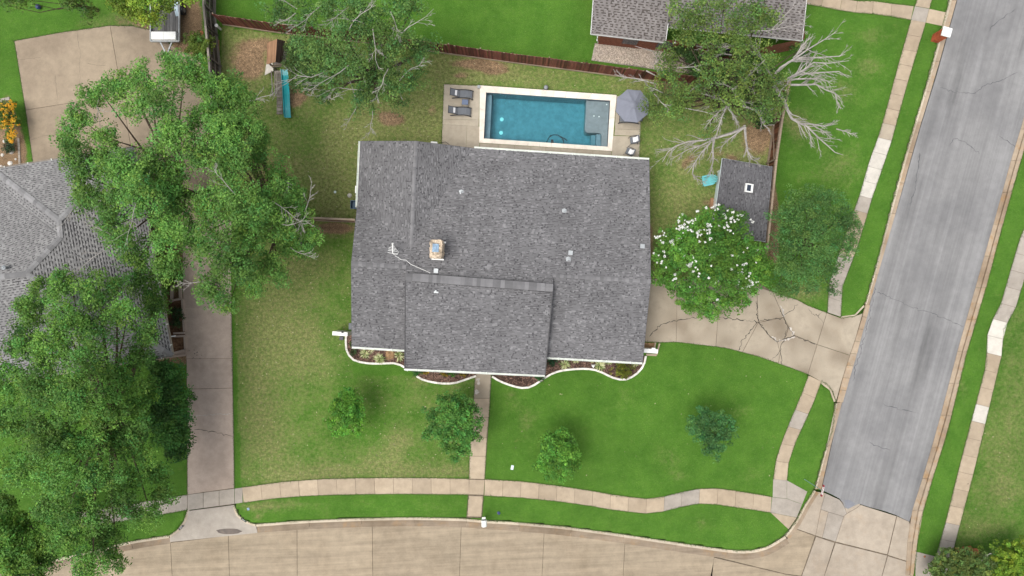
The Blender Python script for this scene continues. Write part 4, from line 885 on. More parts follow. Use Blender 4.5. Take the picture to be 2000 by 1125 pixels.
for s in (-1, 1):
    mb = MB(); mb.tube([(s * .24, .22, 0), (s * .24, .22, .4), (s * .24, -.24, .4), (s * .24, -.24, 0)], 0.022, 6); obj("leg_frame", mb, M['frame'], st, True)
# parasol
um = thing("parasol", P(1226, 221, 0.04), "slate grey octagonal parasol over the deck end of the pool", "parasol")
UC = Vector((0, 0, 0)); R_u = 1.36; ring = [Vector((R_u * math.cos(k * math.pi / 4 + 0.3), R_u * math.sin(k * math.pi / 4 + 0.3), 2.2)) for k in range(8)]; topu = Vector((0, 0, 2.72))
for k in range(8):
    a, b = ring[k], ring[(k + 1) % 8]; mb = MB(); mid = (a + b) / 2 * 0.985 + Vector((0, 0, 0.02)); mid.z = 2.215
    ia, ib = a.lerp(topu, 0.5) + Vector((0, 0, 0.02)), b.lerp(topu, 0.5) + Vector((0, 0, 0.02)); im = (ia + ib) / 2 - Vector((0, 0, 0.04))
    mb.poly([topu, ia, im]); mb.poly([topu, im, ib]); mb.poly([ia, a, mid, im]); mb.poly([im, mid, b, ib]); mb.poly([a, a - Vector((0, 0, .12)), mid - Vector((0, 0, .12)), mid]); mb.poly([mid, mid - Vector((0, 0, .12)), b - Vector((0, 0, .12)), b])
    obj("canopy_panel", mb, M['canopy'], um, True)
    mb = MB(); mb.bar(a - Vector((0, 0, .02)), topu - Vector((0, 0, .05)), 0.02, 0.02); obj("rib", mb, M['frame'], um, True)
mb = MB(); mb.lathe((0, 0, 2.70), [(0.34, -0.06), (0.2, 0.02), (0.03, 0.09)], 8); obj("top_vent", mb, M['canopy'], um, True)
mb = MB(); mb.tube([(0, 0, 0), (0, 0, 2.75)], 0.03, 8); obj("pole", mb, M['frame'], um, True); mb = MB(); mb.lathe((0, 0, 0), [(0.3, 0), (0.28, 0.08), (0.06, 0.12)], 14); obj("base", mb, M['frame'], um, True)
# patio chairs with white towels
def make_chair():
    r = empty("patio_chair", (0, 0, 0))
    mb = MB(); mb.box((0, 0, 0.42), (0.5, 0.52, 0.07)); obj("seat", mb, M['sling'], r, True)
    mb = MB(); mb.box((0.30, 0, 0.68), (0.07, 0.52, 0.55), M=Matrix.Rotation(0.3, 4, 'Y')); obj("backrest", mb, M['sling'], r, True)
    for s in (-1, 1):
        mb = MB(); mb.tube([(-0.28, s * .3, 0), (-0.26, s * .3, .6), (0.3, s * .3, .62), (0.36, s * .3, 0)], 0.028, 6); obj("arm_frame", mb, M['frame'], r, True)
    mb = MB(); mb.box((0.12, 0.02, 0.475), (0.3, 0.38, 0.05)); mb.box((0.27, 0.02, 0.66), (0.05, 0.38, 0.42), M=Matrix.Rotation(0.3, 4, 'Y')); obj("towel", mb, M['towel'], r, True)
    return r
c1 = make_chair(); c1.location = P(1235, 276, 0.04); c1.rotation_euler = (0, 0, 0.15); tag(c1, "grey patio chair with white towel beside the deck edge lawn", "chair", "patio chairs by the pool")
c2 = copy_tree(c1); c2.location = P(1227, 298, 0.04); c2.rotation_euler = (0, 0, -0.45); c2["label"] = "grey patio chair with white towel closest to the house gutter"

# ------------------------------------------------------------------ shed with skylight
shed = thing("garden_shed", P(1450, 392, 0), "small shed with dark shingled roof, skylight and pale wall", "shed")
s1, s2, s3, s4 = P(1411, 309, 2.9), P(1509, 326, 2.35), P(1495, 472, 2.35), P(1392, 457, 2.9)
SK = dict(HOUSE_KW); SK.update(base_rgb=(0.065, 0.063, 0.066), tooth_rgbs=[(0.6, (0.108, 0.106, 0.112)), (0.28, (0.118, 0.116, 0.122)), (0.12, (0.145, 0.142, 0.148))])
sroof = roof_mesh([([s1, s4, s3, s2], (s2, s3))], M['under'], shed, SK, "roof", 71)
mb = MB()
for a, b in ((s1, s2), (s2, s3), (s3, s4), (s4, s1)): mb.bar(a - Vector((0, 0, .08)), b - Vector((0, 0, .08)), 0.03, 0.13)
obj("fascia", mb, M['shedwall'], shed)
W1, W2, W3, W4 = P(1402, 336), P(1480, 349), P(1468, 462), P(1386, 452)
mb = MB(); hh = [2.7, 2.3, 2.3, 2.7]; q = [W1, W2, W3, W4]
for i in range(4):
    j = (i + 1) % 4; mb.poly([q[i], q[j], q[j] + Vector((0, 0, hh[j])), q[i] + Vector((0, 0, hh[i]))])
obj("wall", mb, M['shedwall'], shed)
wd = (W4 - W1).normalized(); wn = Vector((wd.y, -wd.x, 0)); wn = wn if wn.x < 0 else -wn
for t0, t1, z0, z1, nm, mt in ((0.5, 0.78, 0.05, 2.15, "door", 'white'), (0.55, 0.73, 1.1, 1.95, "pane", 'glass')):
    a, b = W1.lerp(W4, t0), W1.lerp(W4, t1); mb = MB(); k = 0.03 if nm == "door" else 0.06
    mb.bar(a + wn * k + Vector((0, 0, (z0 + z1) / 2)), b + wn * k + Vector((0, 0, (z0 + z1) / 2)), 0.05, z1 - z0); dd = obj(nm, mb, M[mt], shed if nm == "door" else dd)
for t0 in (0.0, 0.48, 0.80, 1.0):
    a = W1.lerp(W4, t0); mb = MB(); mb.box(a + wn * 0.03 + Vector((0, 0, 1.3)), (0.08, 0.12, 2.6), math.atan2(wd.y, wd.x)); obj("trim", mb, M['white'], shed)
for i in range(7):
    z = 0.3 + i * 0.33; mb = MB(); mb.bar(W1.lerp(W4, .01) + wn * 0.015 + Vector((0, 0, z)), W1.lerp(W4, .47) + wn * 0.015 + Vector((0, 0, z)), 0.03, 0.29); obj("siding_board", mb, M['shedwall'], shed)
sk_c = P(1461.5, 367.5, 2.65); ax = (s4 - s1).normalized(); ay = (s2 - s1).normalized(); nn = ay.cross(ax); nn = nn if nn.z > 0 else -nn
Ms = Matrix((ay, -ax, nn)).transposed().to_4x4()
mb = MB()
for dx, dy, sx, sy in ((-.24, 0, .1, .66), (.24, 0, .16, .66), (0, .29, .48, .09), (0, -.29, .48, .09)): mb.box(sk_c + (Ms @ Vector((dx, dy, 0.06))), (sx, sy, 0.2), M=Ms)
sky_o = obj("skylight", mb, M['white'], shed); mb = MB(); mb.box(sk_c + (Ms @ Vector((-0.02, 0, 0.06))), (0.42, 0.5, 0.1), M=Ms); obj("pane", mb, M['glass'], sky_o)
# wooden step beside the shed
mb = MB(); mb.box(P(1389, 398) + Vector((0, 0, 0.1)), (0.25, 0.9, 0.2), -0.1); tag(obj("wooden_step", mb, M['cedar']), "tan timber step on bare soil beside the pale shed wall", "step")
# aqua adirondack chair
ad = thing("adirondack_chair", P(1378, 354.5, 0), "aqua slatted Adirondack chair standing in the grass by the shed", "chair"); ad.rotation_euler = (0, 0, 0.22)
for i in range(7):
    a = (i - 3) * 0.11; l = 0.80 - 0.035 * (i - 3) ** 2; mb = MB(); s0 = Vector((0.22, (i - 3) * 0.085, 0.32)); mb.bar(s0, s0 + Vector((l * 0.66 * math.cos(a * .9), l * 0.66 * math.sin(a * 0.9), l * 0.72)), 0.082, 0.02, Vector((-1, 0, 0.9))); obj("back_slat", mb, M['aqua'], ad, True)
for i in range(6):
    mb = MB(); mb.box((-0.32 + i * 0.105, 0, 0.42 - i * 0.022), (0.095, 0.52, 0.02), M=Matrix.Rotation(0.2, 4, 'Y')); obj("seat_slat", mb, M['aqua'], ad, True)
for s in (-1, 1):
    mb = MB(); mb.box((0.02, s * 0.36, 0.58), (0.78, 0.13, 0.03)); obj("armrest", mb, M['aqua'], ad, True)
    mb = MB(); mb.box((-0.3, s * 0.3, 0.29), (0.1, 0.04, 0.58)); obj("leg", mb, M['aqua'], ad, True)
    mb = MB(); mb.bar((-0.3, s * .27, 0.34), (0.7, s * .27, 0.03), 0.03, 0.12); obj("leg", mb, M['aqua'], ad, True)

# ------------------------------------------------------------------ fences
_fb = {}
def fence(name, label, pxl, h, mboard, mrail, rail_side, nrails=2, bw=0.14, kick=True, cap=False, braces=0):
    pts = [P(*p) for p in pxl]; root = thing(name, pts[0], label, "fence"); pw = pts[0]
    if h not in _fb: _fb[h] = {}
    for a, b in zip(pts, pts[1:]):
        d = (b - a); L = d.length; d.normalize(); s = Vector((-d.y, d.x, 0)) * rail_side; n = max(1, int(L / bw)); rz = math.atan2(d.y, d.x)
        key = (round(L / n, 3), mboard)
        for i in range(n):
            if key not in _fb[h]:
                mb = MB(); x = L / n - 0.008
                mb.prism([Vector((-x / 2, -0.011, h)), Vector((x / 2, -0.011, h)), Vector((x / 2, 0.011, h)), Vector((-x / 2, 0.011, h))], h - 0.05)
                me = bpy.data.meshes.new("fence_board"); me.from_pydata(mb.v, [], mb.f); me.materials.append(M[mboard]); _fb[h][key] = me
            o = bpy.data.objects.new("fence_board", _fb[h][key]); COL.objects.link(o); o.parent = root
            o.location = a + d * (L * (i + 0.5) / n) - pw + Vector((0, 0, random.uniform(-0.03, 0.0))) + s * random.uniform(-0.006, 0.006); o.rotation_euler = (random.gauss(0, 0.012), 0, rz)
        for k in range(nrails):
            z = (0.35 + k * (h - 0.6) / max(1, nrails - 1)); mb = MB(); mb.bar(a + s * 0.045 + Vector((0, 0, z)), b + s * 0.045 + Vector((0, 0, z)), 0.05, 0.09); obj("rail", mb, M[mrail], root)
        if kick: mb = MB(); mb.bar(a + s * 0.05 + Vector((0, 0, 0.1)), b + s * 0.05 + Vector((0, 0, 0.1)), 0.04, 0.2); obj("kick_board", mb, M[mrail], root)
        if cap: mb = MB(); mb.bar(a + Vector((0, 0, h + 0.01)), b + Vector((0, 0, h + 0.01)), 0.16, 0.035); obj("cap_rail", mb, M[mrail], root)
        m_ = max(1, int(L / 2.4))
        for i in range(m_ + 1):
            p = a + d * (L * i / m_) + s * 0.11; mb = MB(); mb.box(p + Vector((0, 0, (h - 0.1) / 2)), (0.09, 0.09, h - 0.1), rz); obj("post", mb, M[mrail], root)
            if i < min(m_, braces): q2 = a + d * (L * (i + 1) / m_) + s * 0.09; mb = MB(); mb.bar(p - s * 0.02 + Vector((0, 0, 0.3)), q2 + Vector((0, 0, h - 0.3)), 0.04, 0.09); obj("brace", mb, M[mrail], root)
    return root
fence("board_fence", "long red-brown board fence behind the pool along the north yard edge", [(436, 48), (545, 64), (700, 82), (820, 97), (1000, 122), (1140, 140), (1300, 161), (1400, 168)], 2.15, 'fence_red', 'rail', 1, 2, kick=False)
fkb = [P(*p) for p in [(436, 48), (545, 64), (700, 82), (820, 97), (1000, 122), (1140, 140), (1300, 161)]]
root = [o for o in bpy.data.objects if o.name == "board_fence"][0]
for a, b in zip(fkb, fkb[1:]):
    d = (b - a).normalized(); s = Vector((d.y, -d.x, 0)); mb = MB(); mb.bar(a + s * 0.04 + Vector((0, 0, 0.1)), b + s * 0.04 + Vector((0, 0, 0.1)), 0.05, 0.2); obj("kick_board", mb, M['rail'], root)
fence("board_fence", "dark weathered fence with pale rails between trailer and playset yard", [(421, -40), (420, 30), (424, 70), (430, 130), (434, 190), (440, 300)], 2.1, 'fence_grey', 'plank', 1, 3, cap=True)
fence("board_fence", "brown board fence with diagonal braces beside the shed", [(1526, 165), (1510, 245), (1499, 320), (1481, 494)], 1.9, 'fence_brown', 'rail', -1, 2, cap=True, braces=4)
fence("board_fence", "short fence joining the house side to the big west trees", [(540, 425), (615, 430), (704, 434)], 2.0, 'fence_brown', 'rail', -1, 2, cap=True)
fence("board_fence", "short return of the shed fence under the flowering tree", [(1481, 495), (1455, 491)], 1.9, 'fence_brown', 'rail', 1, 2, cap=True)

# ------------------------------------------------------------------ neighbour houses
# north-east
nh = thing("neighbour_house", P(1360, 20, 0), "brown-grey shingled house with red brick wall behind the dead tree", "house")
NK = dict(HOUSE_KW); NK.update(even=0.2, exp=0.18, tooth=0.19, gap=0.1, base_rgb=(0.085, 0.073, 0.067), dash_h=0.085, p_dash=0.55, tooth_rgbs=[(0.6, (0.195, 0.178, 0.17)), (0.4, (0.225, 0.208, 0.20))])
z = 2.7
a, b, c_, d_ = P(1154, 66, z), P(1300, 83, z), P(1318, -75, 5.0), P(1165, -88, 5.0)
e, f, g_, h_ = P(1300, 52, z), P(1567, 79, z), P(1582, -60, 5.0), P(1318, -75, 5.0)
nroof = roof_mesh([([a, b, c_], (a, b)), ([a, c_, d_], (a, b)), ([e, f, g_], (e, f)), ([e, g_, h_], (e, f))], M['under'], nh, NK, "roof", 91)
mb = MB()
for p, q in ((a, b), (e, f), (a, d_), (f, g_), (b, P(1305, 45, 3.3))): mb.bar(p - Vector((0, 0, .08)), q - Vector((0, 0, .08)), 0.05, 0.16)
obj("fascia", mb, M['white'], nh)
gutter(b, a, nh) if False else None
mb = MB(); r4 = [P(1168, 86), P(1312, 103), P(1450, 118), P(1545, 98), P(1545, -60), P(1170, -60)]
for i in range(6):
    p, q = r4[i], r4[(i + 1) % 6]; mb.poly([p, q, q + Vector((0, 0, 2.6)), p + Vector((0, 0, 2.6))])
obj("wall", mb, m_brick('muted_red_brick', (0.27, 0.085, 0.045), (0.21, 0.065, 0.038), (0.25, 0.17, 0.13)), nh)
for x, y in ((1167, 72), (1320, 77)):
    p = P(x, y, 2.6); q = P(x * 1.0 + 1, y + 12, 0); mb = MB(); mb.tube([p, Vector((p.x, p.y - 0.15, 2.3)), Vector((q.x, q.y, 0.1))], 0.05); obj("downspout", mb, M['white'], nh)
for x in (1225, 1290, 1400): a2 = P(x, 92.5 + (x - 1225) * 0.118, 0); mb = MB(); mb.box((a2.x, a2.y - 0.03, 1.5), (1.2, 0.1, 1.2), -0.12); obj("window", mb, M['glass'], nh)
# gravel yard
gy = base_sheet("gravel_yard", [P(*p, 0.03) for p in [(1162, 84), (1155, 118), (1250, 131), (1300, 139), (1400, 148), (1450, 130), (1450, 112), (1312, 100)]], m_plain("gravel_bed", (0.36, 0.31, 0.26), 0.95, 0.1, 0.4, 10, 0.03))
poly = [(1164, 86), (1157, 117), (1250, 129), (1300, 137), (1400, 146), (1448, 130), (1448, 114), (1312, 102)]
gx = rng.uniform(1155, 1450, 30000); gyv = rng.uniform(84, 148, 30000); k = inpoly(gx, gyv, poly); gx, gyv = gx[k][:9000], gyv[k][:9000]
cen = np.stack([(gx - 1000) * H / FPX, (562.5 - gyv) * H / FPX, np.full(len(gx), 0.04)], -1); sz = rng.uniform(0.03, 0.075, len(gx))
rot = rng.uniform(0, 6.28, len(gx)); V = []
base4 = [(0, 1), (1, 2), (2, 3), (3, 0)]
ang = rot[:, None] + np.array([0, 1.57, 3.14, 4.71]) + rng.normal(0, 0.3, (len(gx), 4)); rim = cen[:, None, :] + np.stack([np.cos(ang), np.sin(ang), np.zeros_like(ang)], -1) * sz[:, None, None]
apex = cen + np.array([0, 0, 1]) * sz[:, None] * 0.8 + rng.normal(0, 0.01, cen.shape)
tri = np.stack([np.stack([rim[:, i], rim[:, (i + 1) % 4], apex], 1) for i in range(4)], 1).reshape(-1, 3)
gc = np.repeat(np.array([0.50, 0.43, 0.36]) * rng.uniform(0.5, 1.35, (len(gx), 1)), 4, 0); npmesh("gravel", tri, 3, M['tint'], gy, gc, "stuff")
# west
wh = thing("neighbour_house", P(140, 520, 0), "pale grey hip-roofed house under the big trees on the west side", "house")
WK = dict(exp=0.19, tooth=0.18, gap=0.03, base_rgb=(0.085, 0.083, 0.083), dash_h=0.08, p_dash=0.55, tooth_rgbs=[(0.6, (0.205, 0.201, 0.199)), (0.4, (0.245, 0.241, 0.237))], lift=0.025, even=0.2)
NWc, NEc = P(-14, 331, 2.9), P(262, 288, 2.9); P1, P1b, P2 = P(115, 430, 5.2), P(118, 464, 5.2), P(50, 535, 6.2)
SEc = P(337, 694, 2.9); Wl = P(-90, 552, 6.2); SWc = P(-90, 762, 2.9); vW = P(-14, 356, 2.95); NWl = P(-90, 392, 3.0)
wroof = roof_mesh([([NWc, P1, NEc], (NWc, NEc)), ([P1, P1b, SEc, NEc], (NEc, SEc)), ([P1b, P2, SEc], (NEc, SEc)), ([NWc, vW, P1b, P1], (P1, NWc)), ([vW, NWl, Wl], (NWl, vW)), ([vW, Wl, P2], (NWl, vW)), ([vW, P2, P1b], (NWl, vW)), ([Wl, SWc, SEc, P2], (SWc, SEc))], M['under'], wh, WK, "roof", 131)
for a, b in ((NWc, P1), (NEc, P1), (P1, P1b), (P1b, P2), (Wl, P2), (SEc, P2)): ridge_caps(a, b, wroof, M['capw'], 0.42, 0.36, 0.3, 0.05)
for a, b in ((NEc, NWc), (SEc, NEc), (SWc, SEc)): gutter(a, b, wh, 0.1, 'greywalk')
mb = MB(); q = [P(*p) for p in [(30, 350), (240, 320), (310, 676), (0, 720), (-60, 720), (-60, 400)]]
q = [Vector((p.x * 0.96, p.y * 0.96, 0)) for p in q]
for i in range(6): mb.poly([q[i], q[(i + 1) % 6], q[(i + 1) % 6] + Vector((0, 0, 2.8)), q[i] + Vector((0, 0, 2.8))])
obj("wall", mb, M['housebrick'], wh)
mb = MB(); p = P(16, 523, 5.9); mb.tube([p, p + Vector((0, 0, 0.4))], 0.1, 10); mb.lathe(p + Vector((0, 0, 0.4)), [(0.17, 0), (0.17, 0.08), (0.02, 0.16)], 12); obj("roof_vent", mb, M['steel'], wh)
mb = MB(); mb.bar(P(332, 657.5, 2.5), P(343, 656, 2.4), 0.09, 0.09); obj("downspout", mb, M['white'], wh)
# planters between that house and its drive
plr = thing("planter_border", P(350, 640, 0), "low kerbed planting beds between west driveway and hip-roofed house", "planter")
mb = MB()
for a, b in (((332, 588), (356, 583)), ((357, 584), (361, 647)), ((336, 590), (336, 560)), ((352, 558), (353, 583)), ((336, 560), (352, 557)), ((340, 651), (362, 650)), ((341, 657), (362, 656)), ((362, 657), (363, 683)), ((338, 690), (364, 683)), ((290, 702), (364, 693))): mb.bar(P(*a, 0.15), P(*b, 0.15), 0.16, 0.3)
obj("border_kerb", mb, M['drive_w'], plr)
mb = MB(); mb.prism(ccw([P(*p, 0.2) for p in [(333, 690), (364, 684), (364, 693), (296, 706), (292, 700)]]), 0.2); obj("step_slab", mb, M['drive_w'], plr)
mb = MB(); mb.prism(ccw([P(*p, 0.06) for p in [(320, 590), (356, 586), (361, 648), (362, 683), (330, 690)]]), 0.05); obj("soil_bed", mb, M['soil'], plr)

# ------------------------------------------------------------------ playset
ps = thing("playset", P(540, 150, 0), "wooden playset with plank roof and teal slide under the leaning tree", "playset")
pk0, pk1 = P(541, 76, 3.3), P(538, 121, 3.3); le0, le1 = P(521.5, 84, 2.6), P(520, 126, 2.6); re0, re1 = P(557, 80, 2.6), P(551, 124, 2.6)
for i in range(8):
    for (a0, a1), (e0, e1), m in (((pk0, pk1), (le0, le1), 'cedar'), ((pk0, pk1), (re0, re1), 'cedardark')):
        t0, t1 = i / 8, (i + 0.9) / 8; q = [a0.lerp(e0, t0), a1.lerp(e1, t0), a1.lerp(e1, t1), a0.lerp(e0, t1)]; mb = MB(); mb.prism(ccw([p + Vector((0, 0, 0.012 * (i % 2))) for p in q]), 0.03); obj("roof_board", mb, M[m], ps)
pb = [Vector((*P(x, y, 2.5).xy, 0)) for x, y in ((526, 88), (552, 86), (549, 121), (525, 123))]
for p in pb: mb = MB(); mb.box(Vector((p.x, p.y, 1.25)), (0.1, 0.1, 2.5)); obj("post", mb, M['plank'], ps)
for i in range(8):
    a, b = pb[0].lerp(pb[3], (i + .5) / 8), pb[1].lerp(pb[2], (i + .5) / 8); mb = MB(); mb.bar(a + Vector((0, 0, 1.4)), b + Vector((0, 0, 1.4)), 0.2, 0.04); obj("deck_plank", mb, M['plank'], ps)
for z in (1.9, 2.2): mb = MB(); mb.bar(pb[3] + Vector((0, -0.1, z)), pb[2] + Vector((0.1, -0.1, z)), 0.05, 0.14); obj("guard_rail", mb, M['rail'], ps)
mb = MB(); mb.prism(ccw([P(*p, zz) for p, zz in (((521, 115), .5), ((532, 118), .75), ((534, 138), .75), ((517, 147), .5))]), 0.05); obj("side_table_board", mb, M['pale'], ps)
for i in range(13):
    y = 141 + i * 6.6; zz = 1.35 - i * 0.1; a, b = P(540.5, y, zz), P(552, y, zz); mb = MB(); mb.bar(a, b, 0.24, 0.04); obj("ramp_plank", mb, M['plank'], ps)
for x in (530.5, 536.5, 539.5): mb = MB(); mb.bar(P(x - .5, 138, 1.75), P(x + 2, 188, 1.2), 0.07, 0.07); obj("hand_rail", mb, M['plank'], ps)
prof = [(-0.28, 0.16), (-0.24, 0.16), (-0.22, 0.02), (0, 0), (0.22, 0.02), (0.24, 0.16), (0.28, 0.16)]
path = smooth_line([P(556, 136, 1.4), P(557.5, 150, 1.25), P(559.5, 175, 0.75), P(561, 205, 0.28), P(562, 222, 0.2), P(563, 230, 0.22)], 18)
mb = MB()
for a, b in zip(path, path[1:]):
    for (x0, z0), (x1, z1) in zip(prof, prof[1:]): mb.poly([(a[0] + x0, a[1], a[2] + z0), (a[0] + x1, a[1], a[2] + z1), (b[0] + x1, b[1], b[2] + z1), (b[0] + x0, b[1], b[2] + z0)])
obj("slide", mb, M['teal'], ps)

# ------------------------------------------------------------------ trailer with white toolbox
tr = thing("utility_trailer", P(325, 40, 0), "flat plank-deck utility trailer with white toolbox on the parking pad", "trailer")
x0, x1 = 297, 350
for i in range(9):
    a = x0 + (x1 - x0) * i / 9; b = x0 + (x1 - x0) * (i + 0.94) / 9; mb = MB(); mb.prism(ccw([P(a, -60, 0.7), P(b, -60, 0.7), P(b - .5, 80, 0.7), P(a - .5, 80, 0.7)]), 0.05); obj("deck_plank", mb, M['darkplank'], tr)
for x in (x0 - 2, x1 + 1): mb = MB(); mb.bar(P(x, -60, 0.82), P(x - .3, 81, 0.82), 0.07, 0.22); obj("side_rail", mb, M['steel'], tr)
mb = MB(); mb.bar(P(x0 - 2, 81, 0.78), P(x1 + 1, 81, 0.78), 0.08, 0.2); obj("front_rail", mb, M['steel'], tr)
for x in (313, 336): mb = MB(); mb.bar(P(x, 82, 0.6), P(326 + (x - 324) * 0.05, 106, 0.6), 0.09, 0.1); obj("tongue_bar", mb, M['steel'], tr)
mb = MB(); mb.box(P(326, 106, 0.62), (0.16, 0.3, 0.14)); mb.tube([P(332, 97, 0.2), P(332, 97, 1.0)], 0.04); mb.bar(P(329, 97, 1.0), P(336, 99, 1.0), 0.04, 0.04); obj("coupler", mb, M['black'], tr)
bx = [P(294, 61, 1.25), P(342, 61, 1.25), P(342, 76, 1.25), P(294, 76, 1.25)]
mb = MB(); mb.prism(ccw([Vector((p.x, p.y, 1.1)) for p in bx]), 0.4); tb = obj("toolbox", mb, M['white'], tr)
for s in (0, 1):
    a, b = bx[0].lerp(bx[1], s * .5 + 0.005), bx[0].lerp(bx[1], s * .5 + 0.495); c_, d_ = bx[3].lerp(bx[2], s * .5 + 0.495), bx[3].lerp(bx[2], s * .5 + 0.005); mb = MB(); mb.prism(ccw([Vector((p.x, p.y, 1.17)) for p in (a, b, c_, d_)]), 0.06); obj("lid", mb, M['white'], tb)
for y in (-10, 20):
    p = P(357, y, 0.38); mb = MB(); mb.tube([p + Vector((-0.12, 0, 0)), p + Vector((0.12, 0, 0))], 0.36, 16); wl = obj("wheel", mb, M['black'], tr)
    mb = MB(); mb.tube([p + Vector((0.12, 0, 0)), p + Vector((0.135, 0, 0))], 0.18, 12); obj("rim", mb, M['steel'], wl)
arc_ = [P(355, 20, 0) + Vector((0, 0.9 * math.cos(t), 0.45 + 0.5 * math.sin(t))) for t in np.linspace(0, math.pi, 9)]
mb = MB()
for a, b in zip(arc_, arc_[1:]): mb.poly([a + Vector((-.14, 0, 0)), a + Vector((.14, 0, 0)), b + Vector((.14, 0, 0)), b + Vector((-.14, 0, 0))])
mb.poly([arc_[-1] + Vector((-.14, 0, 0)), arc_[-1] + Vector((.14, 0, 0)), arc_[-1] + Vector((.05, -.3, -.1)), arc_[-1] + Vector((-.1, -.3, -.1))])
obj("fender", mb, m_plain("pale_blue_fender", (0.42, 0.52, 0.58), 0.45, 0.5, 0.1), tr)

# ------------------------------------------------------------------ street furniture and small things
# brick mailbox pillar
bp = thing("mailbox_pillar", P(1826, 76, 0), "red brick mailbox pillar with flat white cap at the road kerb", "mailbox"); bp.rotation_euler = (0, 0, -0.27)
mb = MB(); mb.box((0, 0, 0.72), (0.55, 0.55, 1.44)); pil = obj("pillar", mb, M['brick'], bp, True)
_bk = {}
for lv in range(16):                                   # single bricks of the two sides that face the camera
    for side in (0, 1):
        for i in range(3):
            off = (i - 1) * 0.185 + (0.045 if lv % 2 else -0.045)
            if side not in _bk:
                q_ = MB(); q_.box((0, 0, 0), (0.165, 0.02, 0.072) if side == 0 else (0.02, 0.165, 0.072)); me = bpy.data.meshes.new("brick"); me.from_pydata(q_.v, [], q_.f); me.materials.append(M['onebrick']); _bk[side] = me
            o = bpy.data.objects.new("brick", _bk[side]); COL.objects.link(o); o.parent = pil
            o.location = Vector((off, -0.282, 0.06 + lv * 0.088) if side == 0 else (-0.282, off, 0.06 + lv * 0.088)) - pil.location
mb = MB(); mb.box((0, 0, 1.5), (0.72, 0.72, 0.1)); obj("cap_slab", mb, M['white'], bp, True)
mb = MB(); mb.box((0.29, 0, 1.1), (0.06, 0.25, 0.3)); obj("mailbox_door", mb, M['black'], bp, True)
# white post mailbox
wm = thing("mailbox", P(946.5, 1010, 0), "white mailbox on a post at the end of the front walk", "mailbox"); wm.rotation_euler = (0, 0, 0.03)
mb = MB(); mb.box((0, 0, 0.5), (0.1, 0.1, 1.0)); obj("post", mb, M['white'], wm, True)
mb = MB(); mb.tube([(0, 0.14, 1.14), (0, -0.36, 1.14)], 0.21, 12); mb.box((0, -0.11, 1.04), (0.42, 0.5, 0.2)); mx_ = obj("box", mb, M['white'], wm, True)
mb = MB(); mb.box((0, -0.375, 1.1), (0.26, 0.02, 0.26)); obj("door", mb, M['white'], wm, True); mb = MB(); mb.box((-0.02, 0.25, 1.02), (0.28, 0.16, 0.05)); obj("paper_tray", mb, M['white'], wm, True)
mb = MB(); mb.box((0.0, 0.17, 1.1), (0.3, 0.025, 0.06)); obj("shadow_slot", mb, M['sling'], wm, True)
# corner street-name sign
sg = thing("street_sign", P(1571, 936, 0), "red and white street name sign on a slim post at the corner", "sign")
pt = P(1603, 956, 3.0) ; pb_ = P(1571, 936, 0)
tp = pb_ + Vector((0.05, 0.0, 3.0)); mb = MB(); mb.tube([pb_, tp], 0.03, 8); obj("pole", mb, m_plain("green_steel_post", (0.2, 0.34, 0.33), 0.5, 0.4), sg)
d = Vector((5, 22, 0)).normalized(); mb = MB(); mb.bar(tp - d * 0.45 + Vector((0, 0, .12)), tp + d * 0.45 + Vector((0, 0, .12)), 0.05, 0.24); bl_ = obj("name_blade", mb, M['redpaint'], sg)
mb = MB(); mb.bar(tp - d * 0.3 + Vector((0, 0, .12)), tp + d * 0.3 + Vector((0, 0, .12)), 0.058, 0.13); mb.bar(tp - d * 0.3 + Vector((0, 0, .245)), tp + d * 0.3 + Vector((0, 0, .245)), 0.03, 0.01); obj("legend_strip", mb, M['white'], bl_)
# painted kerb numbers
def kerb_number(px, py, ang, par_name):
    root = [o for o in bpy.data.objects if o.name.startswith("driveway_kerb")][par_name]
    c = P(px, py) + Vector((0, 0, 0.038)); mb = MB(); mb.box(c, (0.52, 0.15, 0.004), ang); pl_ = obj("number_panel", mb, M['black'], root)
    cu = bpy.data.curves.new("house_number", 'FONT'); cu.body = "4112"; cu.size = 0.11; cu.align_x = 'CENTER'; cu.align_y = 'CENTER'; cu.extrude = 0.002
    tmp = bpy.data.objects.new("tmp_text", cu); COL.objects.link(tmp); dg = bpy.context.evaluated_depsgraph_get(); me = bpy.data.meshes.new_from_object(tmp.evaluated_get(dg)); bpy.data.objects.remove(tmp)
    me.materials.clear(); me.materials.append(M['white']); o = bpy.data.objects.new("house_number", me); COL.objects.link(o); o.parent = pl_; o.location = c + Vector((0, 0, 0.006)) - wloc(pl_); o.rotation_euler = (0, 0, ang)
kerb_number(354, 1030, 0.72, 0); kerb_number(476, 1015.5, -0.62, 1)
def small(name, label, cat, mb, m): return tag(obj(name, mb, m), label, cat)
def lump(c, r, seed=0, flat=0.7):
    r_ = random.Random(seed); mb = MB(); prof = []
    c = Vector(c); n = 9; rings = [(0.0, 0.9), (0.35, 1.0), (0.7, 0.75), (0.95, 0.3)]; b = 0
    for zf, rf in rings:
        for k in range(n):
            t = k * 6.2832 / n; rr = r * rf * r_.uniform(0.75, 1.15); mb.v.append((c.x + rr * math.cos(t), c.y + rr * math.sin(t), c.z + r * flat * zf * r_.uniform(0.85, 1.1)))
    for i in range(3):
        for k in range(n): mb.f.append((i * n + k, i * n + (k + 1) % n, (i + 1) * n + (k + 1) % n, (i + 1) * n + k)); mb.c.append(None)
    mb.f.append(tuple(3 * n + k for k in range(n))); mb.c.append(None); return mb
small("valve_cover", "pale plastic valve cover in the lawn right of the front walk", "cover", (lambda q: (q.box(P(1000.5, 913) + Vector((0, 0, 0.02)), (0.22, 0.36, 0.05), -0.2), q)[-1])(MB()), M['shedwall'])
